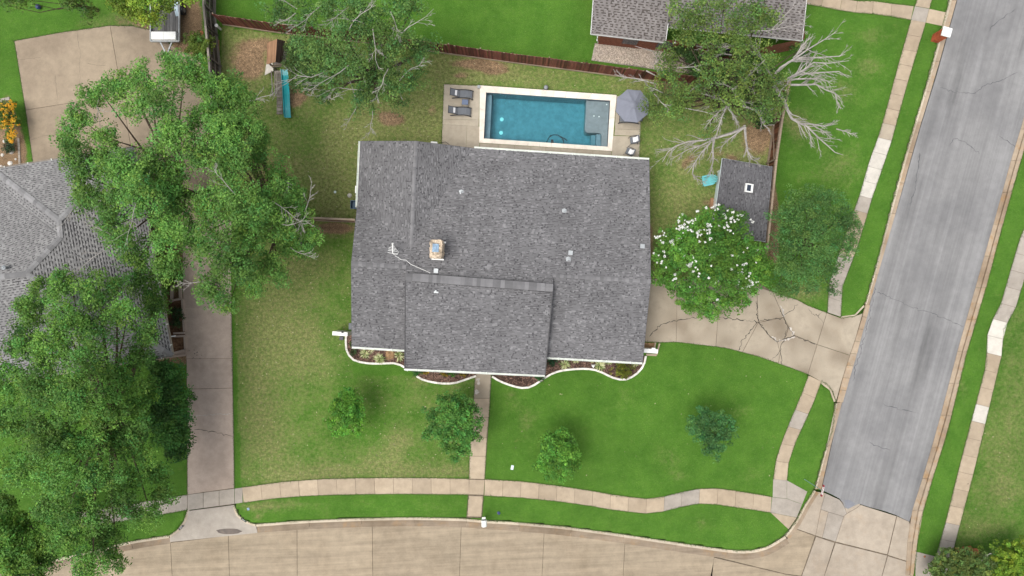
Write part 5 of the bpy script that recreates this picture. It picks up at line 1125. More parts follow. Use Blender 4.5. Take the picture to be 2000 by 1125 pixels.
small("blue_debris", "crumpled dark blue wrapper in the verge near the white mailbox", "wrapper", lump(P(974, 1002), 0.14, 4, 0.5), M['blueball'])
small("water_cover", "small pale blue cover in the verge beside the west driveway apron", "cover", (lambda q: (q.box(P(485, 994) + Vector((0, 0, 0.02)), (0.18, 0.2, 0.04), .3), q)[-1])(MB()), M['blueglaze'])
small("drain_box", "dark square drain box in the grass by the left white wing wall", "drain", (lambda q: (q.box(P(667.5, 660.5) + Vector((0, 0, 0.06)), (0.32, 0.3, 0.12), -0.07), q.box(P(667.5, 660.5) + Vector((0, 0, 0.13)), (0.24, 0.22, 0.02), -0.07), q)[-1])(MB()), M['frame'])
small("ball", "navy blue ball on the lawn in the top left corner", "ball", (lambda q: (q.lathe(P(77.5, 15), [(0.02, 0), (0.15, 0.05), (0.21, 0.2), (0.15, 0.35), (0.03, 0.41)], 14), q)[-1])(MB()), M['blueball'])
small("fieldstone", "tan stone in the grass near the blue rain bin", "stone", lump(P(683, 382), 0.2, 9, 0.5), M['rock'])
small("sprinkler_lid", "small pale round lid in the backyard grass west of the house", "lid", (lambda q: (q.lathe(P(654.5, 375), [(0.11, 0), (0.1, 0.03), (0.03, 0.05)], 10), q)[-1])(MB()), M['shedwall'])
wp = thing("white_pipe", P(431, 57), "white capped pipe standing beside the fence corner near the playset", "pipe")
mb = MB(); mb.tube([(0, 0, 0), (0, 0, 0.8)], 0.1, 10); obj("pipe", mb, M['white'], wp, True); mb = MB(); mb.lathe((0, 0, 0.8), [(0.13, -0.05), (0.14, 0.02), (0.05, 0.06)], 12); obj("cap", mb, M['white'], wp, True)
mb = MB(); mb.tube([P(427, 78, 0.05), P(427.5, 112, 0.05)], 0.05, 6); small("timber_pole", "reddish timber pole lying along the grey fence", "pole", mb, M['cedar'])
small("cover_disc", "round terracotta cover on bare soil beside the grey fence", "cover", (lambda q: (q.lathe(P(394, 64), [(0.16, 0), (0.15, 0.04)], 12), q)[-1])(MB()), M['terracotta'])
mb = MB(); mb.lathe(P(445, 215), [(0.3, 0), (0.3, 0.6), (0.2, 0.65)], 10); small("grey_barrel", "grey barrel half hidden by branches near the playset", "barrel", mb, M['steel'])
orn = thing("garden_ornament", P(1158, 714, 0), "white bird-shaped ornament in the mulch bed between yuccas", "ornament")
mb = MB(); mb.lathe((0, 0, 0), [(0.05, 0), (0.06, 0.1), (0.12, 0.2), (0.07, 0.34)], 10); obj("body", mb, M['white'], orn, True); mb = MB(); mb.prism(ccw([Vector((x, y, 0.3)) for x, y in ((-.18, .12), (0, .05), (.16, .14), (.06, -.04), (.02, -.2), (-.06, -.04))]), 0.05); obj("wings", mb, M['white'], orn, True)

# ------------------------------------------------------------------ front beds
def edging(name, label, pxl, w_=0.17):
    n = int(sum((P(*a) - P(*b)).length for a, b in zip(pxl, pxl[1:])) / 0.5); ln = smooth_line([P(*p) for p in pxl], n)
    a = offset_line(ln, w_ / 2); b = offset_line(ln, -w_ / 2); root = thing(name, Vector(ln[n // 2]), label, "edging")
    for i in range(0, n - 1, 2):
        j = min(i + 2, n - 1); ring = [Vector((*a[t][:2], 0.13)) for t in range(i, j + 1)] + [Vector((*b[t][:2], 0.13)) for t in range(j, i - 1, -1)]
        mb = MB(); mb.prism(inset(ccw(ring), 0.007), 0.14); obj("edging_block", mb, M['kerbwhite'], root)
E1 = [(676.5, 655), (676, 672), (679, 688), (690, 702), (710, 708), (735, 710), (770, 709), (781, 712), (794, 719)]
E2 = [(813, 734), (828, 742), (850, 747), (872, 749), (892, 747), (912, 740), (930, 734)]
E3 = [(961, 735), (978, 745), (1000, 753), (1020, 757.5), (1037, 755), (1055, 744), (1075, 731), (1100, 723), (1140, 720), (1165, 723), (1185, 732), (1205, 740), (1225, 740), (1245, 728), (1257, 712), (1261, 695)]
edging("bed_edging", "white curved edging round the yucca bed left of the porch roof", E1); edging("bed_edging", "white curved edging of the small bed left of the front walk", E2); edging("bed_edging", "long wavy white edging of the bed right of the front walk", E3)
def bed(name, ring, seed):
    o = base_sheet(name, [P(*p, 0.05) for p in ring], M['mulch'])
    n = 2600; x = rng.uniform(min(p[0] for p in ring), max(p[0] for p in ring), n); y = rng.uniform(min(p[1] for p in ring), max(p[1] for p in ring), n); k = inpoly(x, y, ring); x, y = x[k], y[k]; n = len(x)
    c = np.stack([(x - 1000) * H / FPX, (562.5 - y) * H / FPX, rng.uniform(0.055, 0.09, n)], -1); t = rng.uniform(0, 6.28, n); l = rng.uniform(0.03, 0.11, n); w2 = rng.uniform(0.012, 0.03, n)
    d = np.stack([np.cos(t), np.sin(t), rng.normal(0, .25, n)], -1) * l[:, None]; s = np.stack([-np.sin(t), np.cos(t), np.zeros(n)], -1) * w2[:, None]
    V = np.stack([c - d - s, c + d - s, c + d + s, c - d + s], 1).reshape(-1, 3); cc = np.array([0.11, 0.068, 0.052]) * rng.uniform(0.4, 2.6, (n, 1)); npmesh("bark_chips", V, 4, M['tint'], o, cc, "stuff")
bed("mulch_bed", E1 + [(800, 660), (690, 655)], 1); bed("mulch_bed", E2 + [(930, 700), (815, 700)], 2); bed("mulch_bed", E3 + [(1240, 690), (960, 690)], 3)
small("boulder", "tan boulder among the yuccas in the left front bed", "boulder", lump(P(762, 692), 0.46, 5, 0.55), M['boulder'])
# gravel pocket beside the east wing wall
gp = thing("corner_planter", P(1268, 676), "small kerbed gravel planter between drive and right wing wall", "planter")
mb = MB(); mb.prism(ccw([P(*p, 0.07) for p in [(1255, 669), (1279, 670), (1277, 680), (1255, 680)]]), 0.06); obj("gravel_fill", mb, M['boulder'], gp)
mb = MB(); mb.bar(P(1280, 669, .1), P(1277, 684, .1), 0.12, 0.2); mb.bar(P(1288, 671, .08), P(1282, 693, .08), 0.12, 0.16); mb.bar(P(1282, 693.5, .08), P(1262, 692.5, .08), 0.16, 0.16); obj("border_kerb", mb, M['walk'], gp)

# ------------------------------------------------------------------ vegetation
def leaf_quads(cen, nrm, size, seed):
    """diamond leaves: centres, normals (N,3), lengths"""
    r = np.random.default_rng(seed); n = len(cen)
    nrm = nrm / (np.linalg.norm(nrm, axis=1, keepdims=True) + 1e-9); a = r.normal(size=(n, 3)); a -= nrm * (a * nrm).sum(1, keepdims=True); a /= np.linalg.norm(a, axis=1, keepdims=True) + 1e-9
    b = np.cross(nrm, a); l = size[:, None]; wdt = l * r.uniform(0.5, 0.75, (n, 1))
    return np.stack([cen - a * l * 0.5, cen + b * wdt * 0.5 + a * l * 0.05 - nrm * l * .06, cen + a * l * 0.55, cen - b * wdt * 0.5 + a * l * 0.05 - nrm * l * .06], 1).reshape(-1, 3)
def clumpy(cents, rads, per, leaf, rgb, seed, upbias=0.5, var=0.22, hemi=True, spread=1.0, yellow=0.0, tone=None):
    r = np.random.default_rng(seed); n = len(cents); k = np.repeat(np.arange(n), per)
    d = r.normal(size=(len(k), 3)); d /= np.linalg.norm(d, axis=1, keepdims=True)
    if hemi: d[:, 2] = np.where(r.random(len(k)) < 0.75, np.abs(d[:, 2]), d[:, 2])
    rr = r.uniform(0.35, 1.0, len(k)) ** 0.6; c = cents[k] + d * (rads[k] * rr)[:, None] * np.array([1, 1, 0.75]) * spread
    nr = d * 0.6 + np.array([0, 0, upbias]) + r.normal(0, 0.45, d.shape)
    sz = leaf * r.uniform(0.45, 1.5, len(k)); V = leaf_quads(c, nr, sz, seed + 1)
    cv = (1 + r.normal(0, var * 0.6, n))[k] * (1 + r.normal(0, var * 0.6, len(k))); cv = np.clip(cv, 0.5, 1.7)[:, None]
    if tone is not None: cv = cv * tone[k][:, None]
    hue = (r.normal(0, 0.15, n)[k] + r.normal(0, 0.08, len(k)) + yellow)[:, None]
    col = np.array(rgb) * cv * (1 + hue * np.array([1.0, 0.15, -0.3])); return V, np.clip(col, 0.004, 0.8)
def twig_spray(mb, pts, r0, r1, depth, rs, nkids=(3, 6), spread=0.7, lenf=0.45, droop=0.0, sides=5):
    pts = [Vector(p) for p in pts]; n = len(pts); mb.tube(pts, [r0 + (r1 - r0) * i / (n - 1) for i in range(n)], sides, False)
    if depth <= 0: return
    L = sum((b - a).length for a, b in zip(pts, pts[1:]))
    for _ in range(rs.randint(*nkids)):
        t = rs.uniform(0.25, 0.95) * (n - 1); i = min(int(t), n - 2); p = pts[i].lerp(pts[i + 1], t - i); d = (pts[i + 1] - pts[i]).normalized()
        side = Vector((-d.y, d.x, 0)) * rs.choice((-1, 1)); v = (d * rs.uniform(0.6, 1.1) + side * rs.uniform(0.3, spread) + Vector((0, 0, rs.uniform(-0.25, 0.3) - droop))).normalized()
        l = L * lenf * rs.uniform(0.5, 1.1) * (1.1 - t / n * 0.5); q = [p]
        for s in range(1, 4): q.append(q[-1] + (v + Vector((rs.gauss(0, .11), rs.gauss(0, .11), rs.gauss(0, .08)))).normalized() * l / 3)
        rr = (r0 + (r1 - r0) * t / (n - 1)) * 0.55; twig_spray(mb, q, max(rr, 0.012), 0.008, depth - 1, rs, (2, 4), spread, lenf, droop, max(3, sides - 1))
TREES = 0
def tree(name, label, base, lobes, rgb, leaf=0.17, density=1.0, trunk=0.25, bark='bark', clump=(0.3, 0.62), per=56, var=0.3, dead=None, deadn=0, dead_len=3.0, cat="tree", group=None, yellow=0.0, bare=0.0, fork=0.35, holes=0.0, deadmat='deadwood', flat=0.7, seed=None, zj=0.0):
    global TREES; TREES += 1; sd_ = (seed or 1000) + TREES * 17; rs = random.Random(sd_); r = np.random.default_rng(sd_)
    b = P(*base); root = thing(name, b, label, cat, group)
    lobes = [(x, y, z + (rs.uniform(-zj, zj) if rp > 20 else 0), rp) for x, y, z, rp in lobes]; cs = [(P(x, y, z), S(rp, z)) for x, y, z, rp in lobes]; tones = []; zmax = max(c.z for c, _ in cs); mean = sum((c for c, _ in cs), Vector()) / len(cs)
    fk = Vector((b.x + (mean.x - b.x) * 0.25, b.y + (mean.y - b.y) * 0.25, max(0.5, mean.z * fork)))
    mb = MB(); mb.tube([b + Vector((0, 0, -0.1)), b + Vector((0, 0, 0.15)), b.lerp(fk, 0.5) + Vector((rs.gauss(0, .08), rs.gauss(0, .08), 0)), fk], [trunk * 1.5, trunk * 1.1, trunk * 0.95, trunk * 0.85], 10); obj("trunk", mb, M[bark], root)
    lm = MB(); cents, rads = [], []
    for c, rr in cs:
        mid = fk.lerp(c, 0.5) + Vector((rs.gauss(0, .3), rs.gauss(0, .3), rs.uniform(0.0, 0.5))); lowc = c - Vector((0, 0, rr * 0.35))
        lm.tube([fk, fk.lerp(mid, 0.5) + Vector((0, 0, 0.2)), mid, lowc], [trunk * 0.45, trunk * 0.3, trunk * 0.2, 0.025], 6, False)
        rr *= 1.1; n = max(5, int(density * 36.0 * rr * rr)); d = r.normal(size=(n, 3)); d /= np.linalg.norm(d, axis=1, keepdims=True); d[:, 2] = np.where(r.random(n) < 0.7, np.abs(d[:, 2]), d[:, 2])
        rad = np.where(r.random(n) < 0.14, r.uniform(1.05, 1.3, n), r.uniform(0.4, 1.05, n)) * rr * (1 + 0.18 * np.sin(3 * np.arctan2(d[:, 1], d[:, 0]) + r.uniform(0, 6))); cc = np.array(c) + d * rad[:, None] * np.array([1, 1, flat])
        keep = r.random(n) >= holes; cc = cc[keep]; cents.append(cc); tones.append(np.full(len(cc), rs.uniform(0.72, 1.28))); rads.append(r.uniform(clump[0], clump[1], len(cc)))
        for q in cc[::7]:
            q = Vector(q); m2 = lowc.lerp(q, 0.5) + Vector((rs.gauss(0, .15), rs.gauss(0, .15), rs.gauss(0, .1))); lm.tube([lowc, m2, q], [0.024, 0.016, 0.006], 4, False)
    obj("limbs", lm, M[bark], root)
    V, C = clumpy(np.concatenate(cents), np.concatenate(rads), per, leaf, rgb, sd_, var=var, yellow=yellow, tone=np.concatenate(tones)); npmesh("crown", V, 4, M['leaf'], root, C)
    if dead or deadn:
        for pl_, r0 in (dead or []):
            dm = MB(); twig_spray(dm, pl_, r0 * 0.95, 0.017, 2, rs, (11, 16), 0.62, 0.30); obj("dead_branch", dm, M[deadmat], root)
        for _ in range(deadn):
            c, rr = rs.choice(cs); a = rs.uniform(0, 6.28); s0 = c + Vector((math.cos(a), math.sin(a), 0)) * rr * 0.3 + Vector((0, 0, rr * 0.5)); v = Vector((math.cos(a + rs.uniform(-.6, .6)), math.sin(a + rs.uniform(-.6, .6)), rs.uniform(0.1, 0.4)))
            l = dead_len * rs.uniform(0.4, 0.9); q = [s0]
            for s in range(1, 5): q.append(q[-1] + (v + Vector((rs.gauss(0, .18), rs.gauss(0, .18), rs.gauss(0, .1)))).normalized() * l / 4)
            dm = MB(); twig_spray(dm, q, 0.034, 0.009, 2, rs, (4, 8), 0.7, 0.4); obj("dead_branch", dm, M[deadmat], root)
    return root
OAK = (0.128, 0.270, 0.052); DARK = (0.062, 0.165, 0.032); LIME = (0.19, 0.31, 0.03); OLIVE = (0.085, 0.145, 0.035)
tree("shade_tree", "large spreading green tree over the parking pad and hip roof", (392, 385),
     [(135, 272, 6.5, 22), (160, 235, 7, 26), (200, 190, 7, 28), (245, 165, 7.5, 28), (285, 155, 8, 26), (340, 125, 7, 22), (355, 150, 7.5, 26), (150, 300, 7, 26), (185, 320, 8, 34), (160, 345, 7, 18), (210, 270, 8, 24), (270, 205, 8.5, 28), (320, 200, 9, 30), (340, 260, 9.5, 36), (240, 335, 10, 40), (180, 380, 7, 26), (160, 395, 6.5, 18), (220, 405, 9, 34), (280, 385, 10.5, 40), (300, 320, 9.5, 28), (330, 350, 10, 36), (235, 465, 8, 26), (215, 440, 7.5, 22), (270, 500, 8, 30), (290, 555, 7, 30), (330, 450, 9, 34), (310, 590, 6, 22), (335, 520, 8, 26), (262, 545, 6.5, 16), (350, 400, 9, 30)],
     OAK, 0.13, 1.12, 0.38, per=52, deadn=10, dead_len=4.0, holes=0.06, zj=1.3)
tree("shade_tree", "large green tree over the west lawn corner beside the side fence", (560, 420),
     [(385, 150, 6.5, 28), (420, 180, 7.5, 30), (455, 175, 7, 24), (475, 205, 7.5, 26), (405, 230, 9, 36), (440, 265, 10, 38), (480, 250, 8, 28), (510, 262, 6.5, 20), (395, 300, 10, 36), (450, 325, 10.5, 40), (500, 300, 8.5, 26), (545, 345, 7.5, 26), (575, 385, 7, 24), (596, 420, 6.5, 18), (530, 390, 9, 32), (470, 395, 10.5, 40), (415, 400, 10, 38), (490, 450, 9.5, 36), (545, 440, 8, 30), (565, 480, 6.5, 22), (610, 462, 5.5, 16), (600, 490, 5, 16), (420, 480, 9, 38), (470, 520, 8.5, 34), (530, 515, 7, 24), (415, 555, 7, 28), (445, 592, 6, 20), (500, 560, 6.5, 22), (548, 545, 6, 14), (380, 460, 8.5, 30)],
     OAK, 0.13, 1.12, 0.36, per=52, deadn=12, dead_len=3.5, holes=0.06, zj=1.3)
tree("shade_tree", "huge dense green tree covering the lower left corner", (250, 800),
     [(55, 600, 8.5, 20), (85, 570, 9, 24), (130, 555, 9.5, 28), (185, 565, 10, 30), (225, 560, 9, 22), (75, 615, 9, 26), (130, 620, 11, 38), (190, 625, 11, 36), (245, 610, 9, 26), (285, 650, 8, 24), (275, 690, 9, 26), (300, 600, 7, 16), (55, 670, 9.5, 34), (105, 690, 12, 42), (175, 695, 12, 42), (230, 730, 10, 32), (260, 755, 9, 20), (20, 740, 9.5, 36), (80, 765, 12, 42), (155, 775, 12.5, 44), (215, 800, 10.5, 34), (20, 825, 10, 36), (90, 850, 12, 42), (165, 855, 11.5, 40), (230, 860, 9.5, 30), (275, 880, 8, 26), (45, 910, 10.5, 36), (120, 930, 11, 38), (195, 925, 9.5, 34), (255, 935, 8, 26), (305, 920, 7, 22), (320, 965, 6.5, 22), (290, 1005, 6.5, 24), (245, 985, 7.5, 30), (170, 1000, 9, 34), (110, 990, 9, 30), (205, 1050, 8, 32), (140, 1055, 8.5, 32), (225, 1095, 7, 20), (175, 1105, 8, 28), (95, 1090, 7.5, 24), (265, 800, 8, 28), (265, 840, 8, 26), (285, 760, 7.5, 22)],
     (0.108, 0.238, 0.042), 0.125, 1.2, 0.45, per=52, yellow=0.03, var=0.34, holes=0.03, zj=1.5)
tree("shade_tree", "leaning tree with forked dark trunk in the bottom left corner", (78, 985), [(5, 985, 6, 24), (0, 1040, 7, 28), (40, 1085, 7.5, 30), (85, 1055, 6.5, 22), (10, 1095, 8, 34), (70, 1115, 7, 26), (105, 1030, 6, 20), (20, 1055, 6.5, 22), (55, 1020, 5.5, 16), (80, 1000, 6, 16), (30, 1010, 6, 16)], (0.12, 0.25, 0.04), 0.16, 1.1, 0.26, 'darkbark', holes=0.15)
tree("small_tree", "dark leafy understorey tree along the west driveway edge", (350, 790), [(330, 725, 3, 22), (345, 755, 3.2, 22), (318, 760, 3.6, 24), (350, 800, 3.2, 24), (320, 805, 3.6, 24), (352, 845, 3, 20), (330, 850, 3.2, 22), (345, 880, 2.6, 16), (365, 775, 2.6, 10), (362, 870, 2.4, 10), (300, 830, 3.8, 20), (310, 720, 3, 20)], DARK, 0.15, 0.95, 0.14)
tree("backyard_tree", "half bare tree with grey twigs over the playset and north fence", (737, 180),
     [(545, 25, 6, 26), (590, 30, 8, 28), (640, 15, 9, 30), (700, 5, 9.5, 34), (765, 20, 9, 32), (805, 10, 8, 24), (596, 85, 7.5, 24), (625, 100, 9, 32), (675, 70, 10, 36), (725, 55, 10, 34), (775, 75, 9, 30), (815, 105, 7, 22), (840, 90, 6, 16), (606, 150, 7, 22), (645, 140, 9, 32), (690, 125, 9.5, 32), (760, 130, 8.5, 30), (640, 190, 5.5, 16), (720, 175, 8, 28), (775, 165, 7.5, 26), (700, 205, 5.5, 16), (785, 200, 5.5, 14), (815, 150, 5.5, 20), (730, 215, 5, 10)],
     (0.118, 0.225, 0.056), 0.13, 0.95, 0.34, per=40, deadn=22, dead_len=4.4, holes=0.12, var=0.28)
tree("yard_bush", "dark green bushy shrub crowding the playset roof", (600, 140), [(578, 95, 2.6, 18), (580, 130, 2.6, 18), (596, 110, 3.2, 24), (588, 160, 2.6, 18), (602, 150, 3, 22)], (0.075, 0.14, 0.035), 0.13, 1.0, 0.1, cat="shrub")
C4 = lambda pts, z0, z1: [P(1290 + x / 4.018, 60 + y / 4.018, z0 + (z1 - z0) * i / (len(pts) - 1)) for i, (x, y) in enumerate(pts)]
DEAD = [(C4([(900, 340), (940, 290), (1060, 215), (1150, 150), (1300, 60), (1390, 0)], 6.5, 7.5), .11), (C4([(1060, 200), (1110, 120), (1170, 55)], 6.8, 7.8), .08), (C4([(1040, 215), (1110, 150), (1150, 60)], 6.8, 7.5), .07), (C4([(920, 320), (1000, 250), (1080, 215), (1250, 210), (1400, 200), (1450, 185)], 6.5, 7.2), .1), (C4([(920, 415), (1010, 370), (1120, 310), (1200, 250), (1320, 255), (1480, 235)], 6.5, 7.2), .11),
        (C4([(940, 410), (1080, 345), (1230, 330), (1400, 320), (1475, 370)], 6.3, 6.8), .09), (C4([(950, 400), (1060, 380), (1180, 375), (1280, 380), (1350, 420)], 6.2, 6.6), .08), (C4([(910, 420), (1030, 425), (1130, 425), (1220, 420), (1290, 460), (1370, 490), (1410, 525)], 6, 6.2), .1), (C4([(1300, 465), (1370, 490), (1390, 570), (1400, 610)], 6, 5.8), .06), (C4([(890, 430), (940, 500), (975, 560), (1000, 630), (1030, 690), (1090, 725), (1150, 750), (1230, 830), (1310, 900), (1370, 955), (1435, 975)], 6, 5.6), .14),
        (C4([(1090, 725), (1200, 735), (1290, 750), (1390, 730)], 5.8, 5.8), .07), (C4([(1200, 745), (1280, 790), (1350, 845)], 5.6, 5.4), .05), (C4([(1150, 750), (1180, 830), (1185, 900)], 5.6, 5.0), .05), (C4([(1380, 770), (1450, 790), (1545, 825)], 5.5, 5.5), .05), (C4([(930, 420), (870, 350), (830, 290), (790, 210), (760, 150), (700, 90), (620, 60), (550, 0)], 6, 8), .11), (C4([(700, 110), (570, 120), (480, 130), (400, 130), (280, 120)], 7.5, 7), .08), (C4([(560, 190), (480, 180), (420, 205)], 6.8, 6.6), .05),
        (C4([(545, 585), (480, 545), (430, 520), (300, 490)], 5.5, 5), .1), (C4([(530, 600), (590, 690), (620, 755)], 5.5, 4.6), .09), (C4([(520, 590), (480, 680), (450, 780), (430, 850)], 5.5, 4.2), .08), (C4([(500, 600), (420, 670), (340, 770)], 5.5, 4.6), .07), (C4([(668, 755), (560, 805), (440, 840), (330, 860), (220, 870), (120, 905), (60, 950), (15, 1030)], 3.8, 3.2), .14), (C4([(660, 760), (540, 850), (475, 915)], 3.8, 3.0), .07), (C4([(420, 850), (320, 900), (220, 930), (80, 1010)], 3.6, 3.0), .08),
        (C4([(410, 850), (390, 880), (320, 960), (260, 1050), (210, 1120)], 3.6, 2.6), .09), (C4([(265, 1040), (250, 1125), (290, 1165), (350, 1190)], 2.8, 1.8), .06), (C4([(420, 850), (410, 930), (415, 1010), (395, 1100), (380, 1150)], 3.6, 1.4), .1), (C4([(660, 740), (670, 860), (685, 950), (720, 1010), (765, 1030)], 3.8, 3.2), .1), (C4([(640, 590), (740, 620), (780, 660), (810, 740), (860, 775)], 6, 5.2), .09), (C4([(740, 620), (800, 630), (890, 615)], 5.8, 5.8), .06), (C4([(600, 450), (560, 460), (600, 520), (660, 560), (720, 575)], 6.2, 6), .08), (C4([(580, 460), (500, 420), (420, 410), (340, 440)], 6.2, 6.0), .07), (C4([(580, 450), (640, 400), (700, 340), (760, 300)], 6.2, 6.6), .07),
        ([P(1262, 138, 4.5), P(1285, 150, 4.5), P(1290, 125, 5), P(1275, 100, 5.2), P(1240, 90, 5.2)], .06), ([P(1285, 165, 4.4), P(1250, 155, 4.2), P(1215, 150, 4.0), P(1200, 145, 4)], .06), ([P(1290, 150, 4.4), P(1280, 130, 4.6), P(1285, 105, 4.8)], .05), ([P(1420, 60, 8), P(1500, 60, 8.2), P(1575, 45, 8.4)], .05)]
tree("dead_tree", "large half-dead tree with long bleached bare limbs right of the pool", (1400, 215),
     [(1325, 20, 7, 24), (1365, 30, 8, 28), (1415, 20, 8.5, 30), (1465, 40, 8, 28), (1500, 50, 7, 20), (1340, 70, 7, 26), (1390, 85, 8, 28), (1450, 100, 8.5, 30), (1495, 115, 7.5, 24), (1300, 110, 5.5, 20), (1310, 135, 5, 18), (1390, 140, 8, 30), (1440, 150, 8.5, 32), (1490, 165, 8, 28), (1370, 175, 7, 22), (1430, 195, 7, 24), (1485, 205, 7, 26), (1512, 195, 6.5, 20), (1505, 225, 6, 16), (1300, 185, 4.5, 22), (1270, 205, 3.8, 16), (1330, 210, 4.5, 22), (1290, 225, 4, 14), (1380, 255, 4, 14), (1565, 95, 5, 14), (1460, 235, 5.5, 14), (1402, 200, 6, 18), (1392, 222, 5, 14), (1350, 50, 7.5, 28), (1440, 65, 8.2, 30), (1485, 15, 8, 26), (1385, 5, 8, 26), (1300, 150, 5, 20), (1275, 180, 4.5, 18), (1340, 185, 5, 22), (1312, 212, 4.5, 20), (1525, 165, 6.5, 16)],
     (0.13, 0.22, 0.048), 0.125, 0.8, 0.28, per=34, dead=DEAD, deadn=10, dead_len=3.5, holes=0.18, var=0.3, yellow=0.05)
# leaves over the pale lawn right of that tree are thin
cm = tree("flowering_tree", "round glossy crape myrtle with white blossom between house and shed", (1372, 515),
     [(1390, 432, 4, 24), (1425, 435, 4, 26), (1350, 445, 4.2, 26), (1315, 465, 4, 26), (1300, 500, 3.8, 24), (1297, 540, 3.5, 22), (1345, 495, 5, 32), (1395, 480, 5.2, 34), (1440, 480, 4.8, 32), (1472, 505, 4, 26), (1490, 528, 3.6, 16), (1462, 550, 4, 28), (1420, 535, 5, 34), (1372, 545, 4.8, 32), (1325, 560, 3.6, 24), (1350, 590, 3.2, 22), (1395, 590, 3.6, 26), (1435, 585, 3.4, 22), (1375, 605, 2.8, 12)],
     (0.105, 0.25, 0.035), 0.125, 1.3, 0.16, clump=(0.22, 0.42), per=44, var=0.3, yellow=0.02, fork=0.2)
FL_ = crop(1270, 390, 4.89, [(310, 140), (270, 200), (300, 250), (350, 210), (330, 195), (370, 215), (280, 280), (310, 265), (115, 300), (70, 360), (100, 390), (45, 350), (100, 345), (130, 340), (270, 380), (295, 370), (130, 500), (80, 530), (65, 600), (105, 610), (300, 480), (310, 490), (410, 545), (440, 590), (370, 620), (350, 625), (390, 610), (430, 580), (410, 685), (245, 755), (530, 290), (545, 290), (515, 285), (570, 240), (585, 255), (660, 260), (720, 160), (785, 170), (765, 180), (800, 195), (835, 150), (830, 185), (740, 290), (735, 245), (770, 215), (620, 100), (535, 80), (585, 75), (655, 50), (890, 620), (845, 700), (945, 730), (945, 700), (1030, 785), (960, 815), (940, 820), (560, 750), (490, 330), (455, 340), (400, 300), (405, 200), (435, 195), (220, 420), (445, 110), (960, 190), (615, 410), (860, 145), (705, 145), (570, 315), (250, 275), (915, 750), (845, 755)])
fc, fr = [], []
FL_ = FL_ + [(x + random.gauss(0, 5), y + random.gauss(0, 5)) for x, y in FL_] + [(1392 + 95 * q * math.cos(t), 508 + 88 * q * math.sin(t)) for q, t in [(random.random() ** .5, random.uniform(0, 6.28)) for _ in range(40)]]
for x, y in FL_:
    z = random.uniform(-0.25, 0.05) + max(4.3, 6.3 - 0.016 * math.hypot(x - 1392, y - 508)) ; fc.append(np.array(P(x, y, z + 0.15))); fr.append(random.uniform(0.03, 0.13))
V, C = clumpy(np.array(fc), np.array(fr), 22, 0.08, (0.84, 0.84, 0.8), 55, upbias=0.8, var=0.05); npmesh("blossom", V, 4, M['leaf'], cm, np.clip(C * 0 + np.array([.84, .84, .8]), 0, 1))
tree("verge_tree", "fine-leaved dark green tree between shed fence and side sidewalk", (1545, 480),
     [(1555, 398, 4.5, 24), (1590, 385, 4.8, 24), (1625, 395, 4.8, 24), (1535, 430, 5, 26), (1585, 430, 6, 34), (1640, 430, 5, 26), (1668, 432, 4.2, 16), (1545, 475, 5.5, 30), (1595, 480, 6.2, 36), (1642, 475, 5, 26), (1665, 465, 4.2, 12), (1535, 525, 4.8, 26), (1575, 530, 5.2, 30), (1615, 525, 4.6, 24), (1545, 565, 3.8, 16), (1585, 568, 3.8, 12), (1625, 560, 3.8, 12), (1520, 560, 3.5, 14)],
     (0.085, 0.185, 0.045), 0.105, 1.15, 0.2, clump=(0.26, 0.46), per=46, var=0.25, holes=0.08)
tree("young_tree", "small bright green young tree alone on the west front lawn", (690, 795), [(676, 772, 3, 12), (660, 795, 3, 15), (685, 790, 3.4, 17), (702, 800, 3, 13), (675, 815, 3, 16), (648, 822, 2.5, 9), (700, 822, 2.7, 12), (672, 838, 2.4, 9), (697, 843, 2.3, 7), (690, 768, 2.7, 7), (655, 845, 2.2, 5)], (0.115, 0.31, 0.035), 0.13, 2.2, 0.07, clump=(0.2, 0.36), per=32, yellow=0.0, fork=0.45)
tree("young_tree", "fuller dark green young tree touching the front walk", (888, 818), [(865, 785, 3.2, 15), (890, 778, 3.2, 15), (915, 790, 3.4, 16), (848, 810, 3.2, 17), (880, 810, 4.2, 24), (912, 818, 3.8, 20), (932, 825, 2.8, 11), (838, 845, 2.8, 15), (868, 845, 4, 22), (905, 850, 3.8, 22), (928, 855, 2.8, 12), (880, 878, 3, 16), (905, 880, 2.8, 13), (892, 896, 2.4, 8), (930, 800, 2.6, 8)], (0.085, 0.225, 0.04), 0.13, 1.6, 0.1, clump=(0.18, 0.34), per=26, fork=0.4)
tree("young_tree", "young tree with yellow-green lower crown beside the front sidewalk", (1080, 870), [(1068, 855, 2.9, 13), (1090, 848, 2.9, 13), (1112, 862, 2.9, 12), (1075, 875, 3.4, 19), (1100, 880, 3.4, 19), (1122, 885, 2.7, 11), (1058, 905, 2.6, 13), (1085, 905, 3, 17), (1110, 910, 2.8, 14), (1078, 928, 2.3, 10), (1098, 930, 2.3, 9), (1045, 912, 2.2, 7), (1125, 905, 2.3, 8)], (0.105, 0.27, 0.036), 0.12, 2.0, 0.08, clump=(0.18, 0.34), per=34, yellow=0.02, fork=0.4)
tree("young_tree", "bluish green young tree alone on the east front lawn", (1375, 835), [(1372, 803, 2.8, 12), (1355, 822, 2.7, 12), (1380, 825, 3.4, 19), (1405, 820, 3.2, 15), (1425, 835, 2.8, 12), (1365, 845, 3, 15), (1395, 848, 3.4, 19), (1420, 855, 2.8, 12), (1385, 868, 3, 15), (1405, 875, 2.7, 11), (1398, 890, 2.3, 7), (1345, 840, 2.4, 7), (1430, 825, 2.4, 6)], (0.068, 0.185, 0.052), 0.12, 1.7, 0.08, clump=(0.18, 0.34), per=34, fork=0.4)
